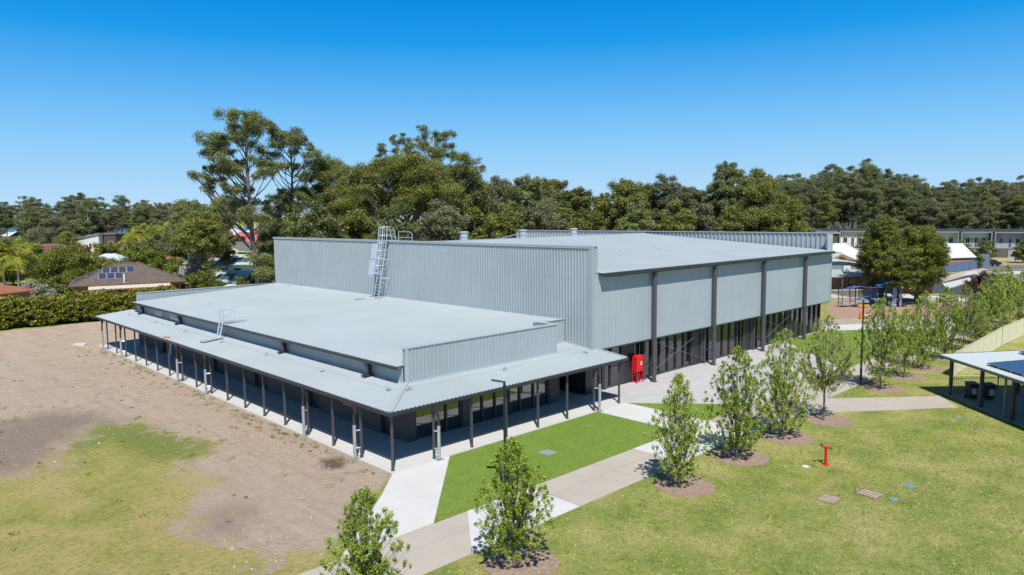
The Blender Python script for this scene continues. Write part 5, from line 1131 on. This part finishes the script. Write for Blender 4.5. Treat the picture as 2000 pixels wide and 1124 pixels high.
# ------------------------------------------------------------------ trees in the middle and far distance
def tree_at(px, d, ytop, R_, name, label, seed, m, bark, z0f=.25, n=34, leaf=.3, dens=60, group=None, lean=.6, tr=.3, rmin=.11, rmax=.18, dome=.6, sub=5, fl=.6, squash=.85, top=.82):
    x, y, h = PD(px, d, ytop); cl = crown_clumps(seed, h, R_, h*z0f, n, rmin=rmin, rmax=rmax, dome=dome)
    return gum(name, seed, h, cl, rtrunk(seed, h, lean, top=top), m, bark, label, loc=(x, y), group=group, leaf=leaf, dens=dens, tr=tr, sub=sub, fl=fl, squash=squash)
def hero(px, d, ytop, spec, stem, name, label, seed, m, bark, leaf=.28, dens=70, tr=.4, dep=4.0, **k):
    """spec: crown clumps (px, py, radius px), stem: (px, py) points, bottom first; depth spread is real"""
    rd = random.Random(seed); x0, y0 = PD(px, d); k1 = d/FPX; H = PD(px, d, ytop)[2]
    ax = Vector((RT.x, RT.y, 0)).normalized(); ay = Vector((FW.x, FW.y, 0)).normalized()
    def L(p, q, dy): v = ax*((p-px)*k1)+ay*dy; return (v.x, v.y, PD(p, d, q)[2])
    cl = []
    for p, q, r in spec:
        dy = rd.uniform(-1, 1)*dep; v = L(p, q, dy); cl.append((v[0], v[1], v[2]-.55*r*k1, r*k1*1.34))
        if r > 14: v = L(p+rd.uniform(-.5, .5)*r, q+rd.uniform(0, .5)*r, -dy*.8); cl.append((*v, r*k1*.75))
    st = [(0, 0, 0)]+[L(p, q, rd.uniform(-.2, .2)) for p, q in stem]
    return gum(name, seed, H, cl, st, m, bark, label, loc=(x0, y0), leaf=leaf, dens=dens, tr=tr, **k)
Z = lambda a: [(350+x/3.1217, 200+y/3.1217, r/3.1217) for x, y, r in a]
hero(500, 96, 222, Z([(410, 105, 62), (450, 90, 55), (530, 130, 58), (370, 165, 60), (480, 160, 55), (560, 160, 40), (270, 225, 55), (235, 250, 45), (330, 235, 55), (245, 300, 50), (395, 235, 50), (290, 285, 45), (330, 345, 55), (220, 395, 45), (290, 400, 62), (370, 390, 55), (160, 445, 45), (125, 475, 42), (110, 520, 42), (190, 450, 35), (330, 515, 45), (390, 530, 45), (500, 355, 50), (560, 370, 45), (590, 420, 40), (480, 440, 35), (550, 575, 42), (510, 600, 30), (360, 590, 60), (280, 600, 60), (400, 640, 50),
      (480, 650, 55), (440, 690, 50), (530, 700, 45), (500, 930, 50), (530, 960, 60), (540, 1020, 50), (470, 870, 35)]), [(497, 540), (492, 470), (489, 400), (486, 330), (488, 280), (492, 240)],
     'tall_gum_tree', 'tallest layered gum tree with dark trunk behind the left end of the high wall', 31, M['gum'], M['bark'], tr=.42, dens=88, leaf=.27)
hero(573, 104, 250, Z([(625, 190, 45), (680, 205, 60), (735, 200, 50), (600, 250, 45), (565, 290, 42), (690, 250, 45), (770, 245, 50), (815, 295, 45), (840, 330, 30), (740, 300, 40), (800, 350, 40), (625, 330, 42), (600, 390, 45), (620, 430, 35), (760, 390, 35), (690, 400, 35), (650, 560, 40), (700, 530, 50), (760, 560, 50), (620, 600, 42), (680, 620, 45), (640, 640, 55), (720, 640, 60)]),
     [(573, 470), (572, 400), (574, 330), (573, 280)], 'tall_gum_tree', 'second tall open gum tree with a pale thin trunk right of the tallest one', 32, M['gum'], M['bark'], tr=.30, dens=80, leaf=.27)
hero(645, 112, 305, Z([(850, 390, 55), (900, 350, 50), (960, 370, 60), (1000, 410, 50), (800, 440, 55), (760, 450, 40), (880, 440, 60), (960, 450, 55), (930, 520, 55), (850, 520, 50), (1020, 470, 45), (790, 560, 55), (860, 600, 50), (960, 600, 60), (700, 560, 45)]),
     [(645, 470), (646, 400), (645, 340)], 'gum_tree', 'rounded gum tree with brown trunk between the open gum and the broad dense crowns', 33, M['gum2'], M['bark'], tr=.32, dens=85)
hero(850, 122, 248, Z([(1500, 160, 28), (1540, 190, 35), (1470, 210, 30), (1600, 190, 30), (1580, 230, 40), (1660, 200, 32), (1640, 250, 35), (1400, 240, 30), (1340, 250, 30), (1430, 270, 40), (1500, 260, 42), (1260, 275, 25), (1260, 300, 25), (1220, 320, 20), (1350, 290, 40), (1560, 300, 50), (1620, 310, 50), (1670, 310, 40), (1440, 320, 45), (1330, 220, 20), (1380, 205, 16), (1720, 330, 45), (1790, 350, 40), (1840, 400, 32), (1780, 430, 40), (1720, 400, 45), (1800, 480, 35), (1740, 500, 50), (1680, 420, 50)]),
     [(860, 470), (850, 400), (845, 330), (850, 270)], 'straggly_gum_tree', 'straggly open topped gum tree rising behind the broad dense crown', 34, M['gum2'], M['palebark'], tr=.38, dens=60, leaf=.30)
cn = random.Random(7)
dn = []
for k in range(92):
    a = cn.uniform(0, 1)**.6; th = cn.uniform(-.15, 3.3); dn.append((1370+330*a*math.cos(th), 640-300*a*abs(math.sin(th)), cn.uniform(45, 75)))
hero(790, 112, 296, Z(dn), [(795, 470), (792, 400), (790, 350)], 'broad_gum_tree', 'broad dense dome shaped gum tree behind the middle of the high wall', 35, M['gum2'], M['palebark'], tr=.5, dens=95, dep=6, leaf=.27)
mid = [ # px, depth, top y, radius, kind, z0, label
 (715, 128, 330, 6.0, 'gum2', .2, 'gum tree filling the gap left of the broad dense crown'), (905, 126, 312, 6.2, 'gum2', .2, 'gum tree at the right shoulder of the straggly gum'), (700, 106, 405, 5.0, 'gum2', .15, 'lower gum tree in front, just over the high wall capping'),
 (610, 101, 400, 5.2, 'gum', .15, 'lower dark gum tree under the second tall gum'), (560, 110, 410, 4.8, 'gum2', .12, 'lower gum tree touching the left top corner of the high wall'), (770, 100, 395, 4.2, 'gum', .12, 'low gum tree behind the caged ladder'), (860, 104, 385, 5.0, 'gum3', .12, 'low gum tree between the ladder and the first ventilator'),
 (655, 121, 380, 5.5, 'gum', .12, 'dark gum tree deep behind the rounded gum'), (930, 110, 400, 4.0, 'gum2', .15, 'low gum tree above the first ventilator'),
 (972, 150, 352, 6.2, 'gum3', .3, 'open gum tree with white limbs right of the broad crowns'), (1030, 132, 338, 5.6, 'gum', .15, 'tall leafy gum tree above the second ventilator'), (1078, 152, 345, 6.0, 'gum', .3, 'gum tree with feathery top right of the tall leafy one'), (1128, 145, 361, 5.2, 'gum2', .2, 'round gum tree just left of the gap of sky'),
 (1060, 118, 395, 4.2, 'gum3', .1, 'pale green gum tree low over the ridge, left'), (990, 118, 410, 3.8, 'gum2', .1, 'low rough gum tree between first and second ventilator'), (1105, 122, 408, 3.5, 'gum2', .1, 'low yellow-green gum tree above the third ventilator'),
 (1180, 168, 372, 4.6, 'gum', .15, 'small gum tree just right of the gap of sky'), (1218, 160, 347, 6.0, 'gum2', .15, 'broad gum tree right of the gap of sky'), (1262, 172, 352, 6.0, 'gum2', .15, 'brownish gum tree in the middle of the roof skyline'), (1305, 165, 343, 5.6, 'gum3', .3, 'open topped gum tree with pale stem above the far parapet'),
 (1345, 175, 362, 5.6, 'gum3', .2, 'gum tree with thin top left of the big round crown'), (1378, 180, 372, 5.5, 'gum', .2, 'small dark gum tree left of the leaning bushy gum'), (1322, 138, 393, 4.2, 'gum2', .1, 'rust tinged round tree over the far parapet'), (1372, 140, 400, 4.4, 'gum3', .1, 'pale green low tree over the far parapet'),
 (1240, 135, 400, 4.2, 'gum', .1, 'low dark tree over the far parapet at the ridge'), (1428, 170, 318, 6.2, 'gum', .35, 'tall bushy gum tree standing up left of the forest'), (1478, 175, 332, 6.0, 'gum', .3, 'gum tree behind the right side of the tall bushy gum'),
 (1488, 148, 366, 8.2, 'gum2', .12, 'very broad yellow-olive domed gum tree behind the far parapet'), (1425, 140, 412, 4.0, 'gum2', .1, 'low round tree at the left foot of the olive dome'), (1560, 150, 415, 4.0, 'gum2', .1, 'low tree at the right foot of the olive dome')]
for i, (px, d, yt, R_, k, z0, lb) in enumerate(mid):
    tree_at(px, d, yt, R_, 'gum_tree', lb, 100+i, M[k], M['palebark'] if i % 2 else M['bark'], z0, 34 if R_ > 5 else 24, .30+d/900, 50, 'gum trees behind the hall', tr=.26)
# forest behind the townhouses: seven kinds built once, then copied
FK = []
for i in range(7):
    H_ = 26; cl = crown_clumps(300+i, H_, 5.3+.4*(i % 3), H_*(.30+.08*(i % 3)), 26, rmin=.11, rmax=.19, dome=.5)
    t = gum('forest_gum_tree', 300+i, H_, cl, rtrunk(300+i, H_, 1.3), M[('gum3', 'gum', 'gum3', 'gum2', 'gum', 'gum3', 'gum')[i]], M['palebark'], 'x', loc=(0, 0), leaf=.46, dens=29, tr=.36, sub=5, squash=.7)
    FK.append((t, [c for c in bpy.data.objects if c.parent == t]))
fr = random.Random(77); fu = set(); fi = 0
def ftop(px):
    prof = [(1500, 335), (1550, 326), (1590, 340), (1620, 322), (1655, 318), (1690, 312), (1715, 330), (1740, 328), (1770, 333), (1800, 345), (1830, 356), (1860, 352), (1900, 345), (1940, 352), (1975, 340), (2010, 350), (2100, 350)]
    for (a, b_), (c, d_) in zip(prof[:-1], prof[1:]):
        if a <= px <= c: return b_+(d_-b_)*(px-a)/(c-a)
    return 345
for row, d in enumerate((212, 226, 244, 264)):
    for k in range(17 if row < 3 else 15):
        px = 1508+k*33+fr.uniform(-11, 11)+(row % 2)*16; dd = d+fr.uniform(-6, 6); yt = ftop(px)+(28, 14, 4, 0)[row]+fr.uniform(-6, 16)
        x, y, h = PD(px, dd, yt); v = fi % 7; fi += 1; t, kids = FK[v]; lb = ('gum tree in the front row of the forest behind the townhouses', 'gum tree in the forest behind the townhouses, second row', 'tall gum tree deep in the forest behind the townhouses', 'tall gum tree on the skyline of the forest behind the townhouses')[row]
        gp = ('front row of the forest', 'second row of the forest', 'deep forest gum trees', 'skyline forest gum trees')[row]; s = h/26.0
        if v not in fu: fu.add(v); t.location = (x, y, -.05); t.scale = (max(.85, s*1.0), max(.85, s*1.0), s); t['label'] = lb; t['group'] = gp
        else: copy_thing(t, kids, (x, y, -.05), fr.uniform(0, 6.28), lb, gp, max(.85, s), s)
# tree line at the left
for row, (d, n_) in enumerate(((238, 12), (262, 12), (285, 12))):
    for k in range(n_):
        if row == 0 and k % 3 == 1: continue
        px = -25+k*38+fr.uniform(-10, 10)+(row % 2)*18
        if row and 22 < px < 45: continue
        tp = [(-60, 385), (20, 380), (60, 366), (100, 388), (150, 362), (185, 372), (235, 384), (290, 376), (330, 390), (365, 392), (420, 395), (480, 400)]; yt = 385
        for (a, b_), (c, d_) in zip(tp[:-1], tp[1:]):
            if a <= px <= c: yt = b_+(d_-b_)*(px-a)/(c-a)
        x, y, h = PD(px, d+fr.uniform(-6, 6), yt+(22, 8, 0)[row]+fr.uniform(0, 14)); v = fi % 7; fi += 1; t, kids = FK[v]; s = h/26
        copy_thing(t, kids, (x, y, -.05), fr.uniform(0, 6.28), ('gum tree at the front of the left hand tree line', 'gum tree in the middle of the left hand tree line', 'gum tree on the skyline of the left hand tree line')[row], ('front of the left tree line', 'middle of the left tree line', 'back of the left tree line')[row], max(.8, s*1.05), s)
left = [ # px, depth, top, radius, kind, z0, label
 (135, 118, 497, 5.2, 'lush', .05, 'dense broad green tree behind the brown tiled house'), (185, 124, 505, 3.6, 'lush', .05, 'dark green tree right of the dense broad one'), (20, 135, 478, 4.0, 'lush', .1, 'green tree behind the palm at the left edge'),
 (95, 215, 437, 6.0, 'gum3', .05, 'grey-green bushy tree left of the white house'), (125, 232, 430, 6.0, 'gum3', .05, 'wide grey bushy tree behind the low olive roof'), (165, 240, 425, 6.5, 'gum3', .05, 'grey bushy tree directly behind the white house'), (130, 200, 458, 3.6, 'gum2', .05, 'rust green rounded bush just left of the white house roof'),
 (205, 165, 475, 3.4, 'lush', .05, 'dark round tree in front of the brown annexe'), (245, 130, 512, 3.0, 'gum3', .05, 'grey fine leaved tree above the solar panels'), (222, 122, 530, 1.6, 'bright', .05, 'small bright yellow-green bush above the solar panels'), (275, 140, 482, 3.8, 'bright', .1, 'yellow-green tree between the palms and the tiled ridge'),
 (310, 118, 512, 3.0, 'bright', .05, 'bright green rounded tree above the right end of the tiled roof'), (340, 122, 505, 2.6, 'bright', .05, 'second bright green tree beside the blossom shrub'), (345, 150, 455, 4.6, 'gum3', .05, 'grey-green bushy tree above the blossom shrub'), (320, 190, 440, 5.0, 'gum', .05, 'dark tree behind the palm group'),
 (385, 118, 495, 2.9, 'blossom', .05, 'white blossoming shrub by the end of the tiled house'), (400, 100, 537, 2.6, 'lush', .0, 'dark green bush at the edge of the low wing roof'), (408, 106, 518, 1.6, 'lush', .05, 'green tree right of the white blossoming shrub'),
 (392, 112, 418, 3.6, 'gum2', .5, 'leaning gum tree with pale limbs left of the tallest gum'), (436, 118, 445, 1.9, 'gum2', .5, 'small bright topped gum left of the dark trunk'), (370, 138, 398, 4.4, 'gum', .45, 'spreading dark gum tree left of the tallest gum'), (425, 150, 402, 4.2, 'gum', .62, 'dark gum tree behind the tallest gum'),
 (530, 98, 492, 2.0, 'gum', .0, 'bushy gum growth against the left end of the high wall'), (535, 125, 430, 3.4, 'gum', .4, 'dark gum tree between the tallest gum and the high wall'), (60, 100, 556, 2.6, 'silver', .0, 'silvery shrub behind the hedge at the left'), (40, 97, 575, 2.2, 'silver', .0, 'lower silvery shrub by the terracotta roof'),
 (110, 112, 545, 2.2, 'lush', .0, 'dark shrub left of the tiled house'), (255, 175, 460, 3.0, 'gum', .1, 'dark tree between the two palm groups'), (60, 165, 480, 4.0, 'gum2', .05, 'olive tree above the palm at the left'), (470, 100, 545, 1.7, 'lush', .0, 'small green bush at the foot of the tallest gum'), (0, 160, 470, 4.2, 'gum3', .05, 'grey tree at the left edge behind the palm'), (385, 170, 430, 5.0, 'gum2', .1, 'olive gum tree behind the leaning gum')]
for i, (px, d, yt, R_, k, z0, lb) in enumerate(left):
    low = R_ < 3.7
    tree_at(px, d, yt, R_, 'garden_shrub' if z0 < .03 or (low and z0 <= .05) else 'garden_tree', lb, 500+i, M[k], M['bark'], z0, 30 if R_ > 3.5 else 18, .22+d/1000, 60 if R_ > 3 else 50, None, .4, .2, .14, .22, .45, squash=.8, top=.7)
def palm(px, d, ytop, lb, seed, R_=3.2, nf=22, zdead=True):
    x, y, h = PD(px, d, ytop); rd = random.Random(seed); rng = np.random.default_rng(seed); t = thing('palm_tree', lb, 'palm', (x, y, -.05), 'palms in the gardens at the left'); h -= .35*R_
    child('trunk', MB().tube([(0, 0, 0), (.1, 0, h*.5), (.05, .1, h)], [.24, .17, .15], 8), mat('palm_trunk', (.30, .26, .21), .8) if 'palm_trunk' not in bpy.data.materials else bpy.data.materials['palm_trunk'], t)
    vs = []
    for k in range(nf):
        a = rd.uniform(0, 6.283); el = rd.uniform(-.1, 1.25); L_ = R_*rd.uniform(.85, 1.1); prev = np.array([0, 0, h]); n = 9; dr = np.array([math.cos(a)*math.cos(el), math.sin(a)*math.cos(el), math.sin(el)]); sd = np.array([-math.sin(a), math.cos(a), 0])
        for j in range(n):
            nx = prev+dr*L_/n; wd = .8*math.sin(math.pi*(j+.7)/(n+.6))
            for s_ in (-1, 1):
                for m_ in range(2):
                    p0 = prev+(nx-prev)*m_*.5; e = p0+sd*s_*wd+dr*.25-np.array([0, 0, .28*wd+.12]); q = (nx-prev)*.28; vs += [p0, p0+q, e+q*.3, e]
            prev = nx; dr = dr+np.array([0, 0, -.17]); dr /= np.linalg.norm(dr)
    f = finish('crown', npmesh('crown', np.array(vs)), M['palm'], None); f.parent = t
palm(30, 112, 482, 'large green and gold palm at the left edge', 1, 4.4, 30); palm(4, 104, 515, 'lower golden palm cut by the left edge', 2, 3.2, 20)
for k, (px, d, yt, R_, lb) in enumerate(((262, 158, 446, 3.6, 'left palm of the group right of the white house'), (285, 165, 443, 3.4, 'middle palm of the group right of the white house'), (318, 172, 441, 3.2, 'right palm of the group, pale fronds'), (247, 150, 462, 3.0, 'shorter palm in front of the group'), (345, 215, 447, 3.6, 'far pale palm left of the leaning gum'))): palm(px, d, yt, lb, 10+k, R_)

# big dense tree by the school, shrubs and street trees at the right
def dense(px, d, yt, R_, lb, seed, m, n=60, z0=.14, leaf=.24, dens=95, base=None, name='broad_leaf_tree', tr=.35, dome=.5, lean=.3, rz_=.8):
    x, y, h = PD(px, d, yt); cl = crown_clumps(seed, h, R_, h*z0, n, rmin=.10, rmax=.16, dome=dome)
    return gum(name, seed, h, cl, rtrunk(seed, h, lean, top=.75), m, M['bark'], lb, loc=(x, y), leaf=leaf, dens=dens, tr=tr, squash=rz_, sub=5)
dense(1727, 100, 418, 3.2, 'taller upright dark green tree next to the school block', 61, M['lush'], 70, .16)
dense(1795, 94, 442, 3.6, 'broad spreading green tree with yellowish outer leaves, right of the upright one', 62, M['lush'], 80, .22)
dense(1755, 92, 478, 2.8, 'lower front part tree of the dark clump by the playground', 63, M['lush'], 40, .28)
dense(1722, 108, 510, 2.4, 'dark low tree beside the curved school roof', 64, M['lush'], 30, .1)
dense(1927, 83, 532, 2.3, 'dark maroon round shrub beside the distant lamp', 65, M['maroon'], 34, .04, name='round_shrub', tr=.15)
dense(1645, 128, 498, 1.6, 'green bush in front of the brick cottage gable', 66, M['bright'], 16, .0, name='round_shrub', tr=.1); dense(1622, 126, 500, 1.5, 'left green bush in front of the brick cottage gable', 67, M['lush'], 14, .0, name='round_shrub', tr=.1)
dense(1893, 152, 488, 2.6, 'wide green bush behind the blue fence', 68, M['lush'], 26, .0, name='round_shrub', tr=.12); dense(1880, 170, 470, 2.0, 'slim street tree behind the wide green bush', 69, M['bright'], 20, .15, name='street_tree', tr=.12)
dense(1928, 168, 468, 2.3, 'street tree in front of the stacked stone townhouse wall', 70, M['bright'], 24, .15, name='street_tree', tr=.12); dense(2000, 166, 470, 2.4, 'street tree at the right edge of the photo', 71, M['bright'], 24, .15, name='street_tree', tr=.12)
dense(1985, 92, 558, 2.6, 'bright green bush at the right edge beyond the pear trees', 72, M['bright'], 30, .02, name='round_shrub', tr=.15); dense(1955, 88, 540, 2.5, 'pale green tree right of the maroon shrub', 73, M['pear'], 32, .1, name='small_tree', tr=.12)
dense(2002, 80, 612, 1.0, 'small orange-red flower bush at the right edge', 74, foliage('orange_flowers', (.2, .05, .02), (.5, .1, .05), (.6, .2, .08), .1, 1), 10, .0, leaf=.16, name='flower_bush', tr=.06)

# weeds along the slab and on the bare yard
def weeds():
    rng = np.random.default_rng(9); P = []
    for k in range(420):
        r = rng.random()
        if r < .45: y = rng.random()*47; x = -.45-abs(rng.normal())*.7
        else: x = rng.uniform(-28, -1); y = rng.uniform(-5.5, 60)
        if x < -28 or (y < -.3 and x > -7.5): continue
        P.append((x, y, .03))
    for a in ((-1.2, 3.2), (-1.05, 3.3), (-.75, 4.9), (-.7, 8.2), (-.7, 22.3)): P.append((*a, .06))
    n = [int(rng.integers(6, 28)) for _ in P]; R3 = [(s, s, .07) for s in rng.uniform(.08, .32, len(P))]
    V = leaves(rng, P, R3, n, .10, 1, .3, 0, .2)
    V[:, 2] = np.maximum(V[:, 2], .004); o = finish('weeds', npmesh('weeds', V), foliage('weed_leaves', (.06, .11, .015), (.14, .21, .03), (.27, .30, .07), .2, 2), None); tag(o, kind='stuff')
weeds()

def clods():
    rng = np.random.default_rng(4); n = 3000; x = rng.uniform(-34, -.6, n); y = rng.uniform(-5.8, 64, n); k = rng.random(n); dens_ = np.sin(x*.31+1)*np.sin(y*.17)+np.sin(x*.11-y*.23); keep = (dens_+rng.normal(size=n)*.7 > .1); x, y = x[keep], y[keep]; n = len(x)
    s_ = rng.uniform(.012, .05, n)*np.where(rng.random(n) < .06, 2.0, 1); V = []
    a = rng.uniform(0, 6.28, n); 
    for q in range(4):
        t0 = a+q*1.571; t1 = a+(q+1)*1.571
        V.append(np.stack([np.stack([x+np.cos(t0)*s_, y+np.sin(t0)*s_, np.full(n, .002)], 1), np.stack([x+np.cos(t1)*s_, y+np.sin(t1)*s_, np.full(n, .002)], 1), np.stack([x+np.cos(t1)*s_*.2, y+np.sin(t1)*s_*.2, s_*.8], 1), np.stack([x+np.cos(t0)*s_*.2, y+np.sin(t0)*s_*.2, s_*.9], 1)], 1).reshape(-1, 3))
    tag(finish('earth_clods', npmesh('earth_clods', np.concatenate(V)), mat('clod_earth', (.50, .40, .32), .95, 0, .4, 3), None), kind='stuff')
clods()
def tufts():
    rng = np.random.default_rng(14); n = 52000
    u_ = rng.random(n); x = rng.uniform(-16, 36, n); y = rng.uniform(-30, -9.2, n); px_ok = (x-CX)*FW.x+(y-CY)*FW.y
    keep = (px_ok > 16) & ~((np.abs(y+10.6) < 1.6) & (np.abs(x-30) < 60) & (rng.random(n) < .0)) & ((x-34.05)*su.y-(y+14.23)*su.x > -60)
    q = (x-33.5)*sv.x+(y+13.7)*sv.y; keep &= q < -.3
    for tx, ty, *_ in pears: keep &= np.hypot(x-tx-.2, y-ty+.15) > 1.4
    keep &= ~((x > 17.7) & (x < 33.4) & (y > -15.6) & (np.abs((x-27)*.65+(y+12)*.76+1.2) < 3.2))
    x, y = x[keep], y[keep]; n = len(x); h = rng.uniform(.02, .055, n); a = rng.uniform(0, 6.28, n); w_ = rng.uniform(.02, .05, n); dx, dy = np.cos(a)*w_, np.sin(a)*w_; lx, ly = rng.normal(size=n)*.02, rng.normal(size=n)*.02
    V = np.stack([np.stack([x-dx, y-dy, np.zeros(n)], 1), np.stack([x+dx, y+dy, np.zeros(n)], 1), np.stack([x+dx*.5+lx, y+dy*.5+ly, h], 1), np.stack([x-dx*.5+lx, y-dy*.5+ly, h*.8], 1)], 1).reshape(-1, 3)
    m = foliage('lawn_blades', (.28, .34, .07), (.46, .48, .13), (.66, .62, .26), .5, .9); tag(finish('lawn_grass', npmesh('lawn_grass', V), m, None), kind='stuff')
tufts()

def undergrowth(name, pts, n, hmax, seed, m):
    rng = np.random.default_rng(seed); C = []; Rr = []
    for k in range(n):
        px = rng.uniform(pts[0], pts[1]); d = rng.uniform(pts[2], pts[3]); x, y = PD(px, d); r = rng.uniform(1.2, 2.6); C.append((x, y, rng.uniform(.2, hmax))); Rr.append((r*1.3, r*1.3, r))
    tag(finish(name, npmesh(name, leaves(rng, C, Rr, [90]*n, .5, .8, .6, .5, .3)), m, None), kind='stuff')
undergrowth('forest_undergrowth', (1480, 2090, 206, 262), 900, 5.5, 31, M['gum'])
undergrowth('scrub_undergrowth', (-80, 480, 232, 290), 700, 5.0, 32, M['gum3'])
undergrowth('scrub_behind_hall', (560, 1560, 140, 186), 700, 4.0, 33, M['gum'])
litter = mat('forest_litter', (.09, .075, .05), .95, 0, .3, .2)
for pts in ([PD(1440, 203), PD(2300, 190), PD(2300, 1500), PD(1440, 1500)], [PD(-200, 226), PD(380, 226), PD(380, 520), PD(-200, 520)], [PD(382, 164), PD(556, 164), PD(556, 520), PD(382, 520)], [PD(560, 118), PD(1438, 130), PD(1438, 1500), PD(560, 600)]):
    sheet('forest_floor', pts, .05, litter)
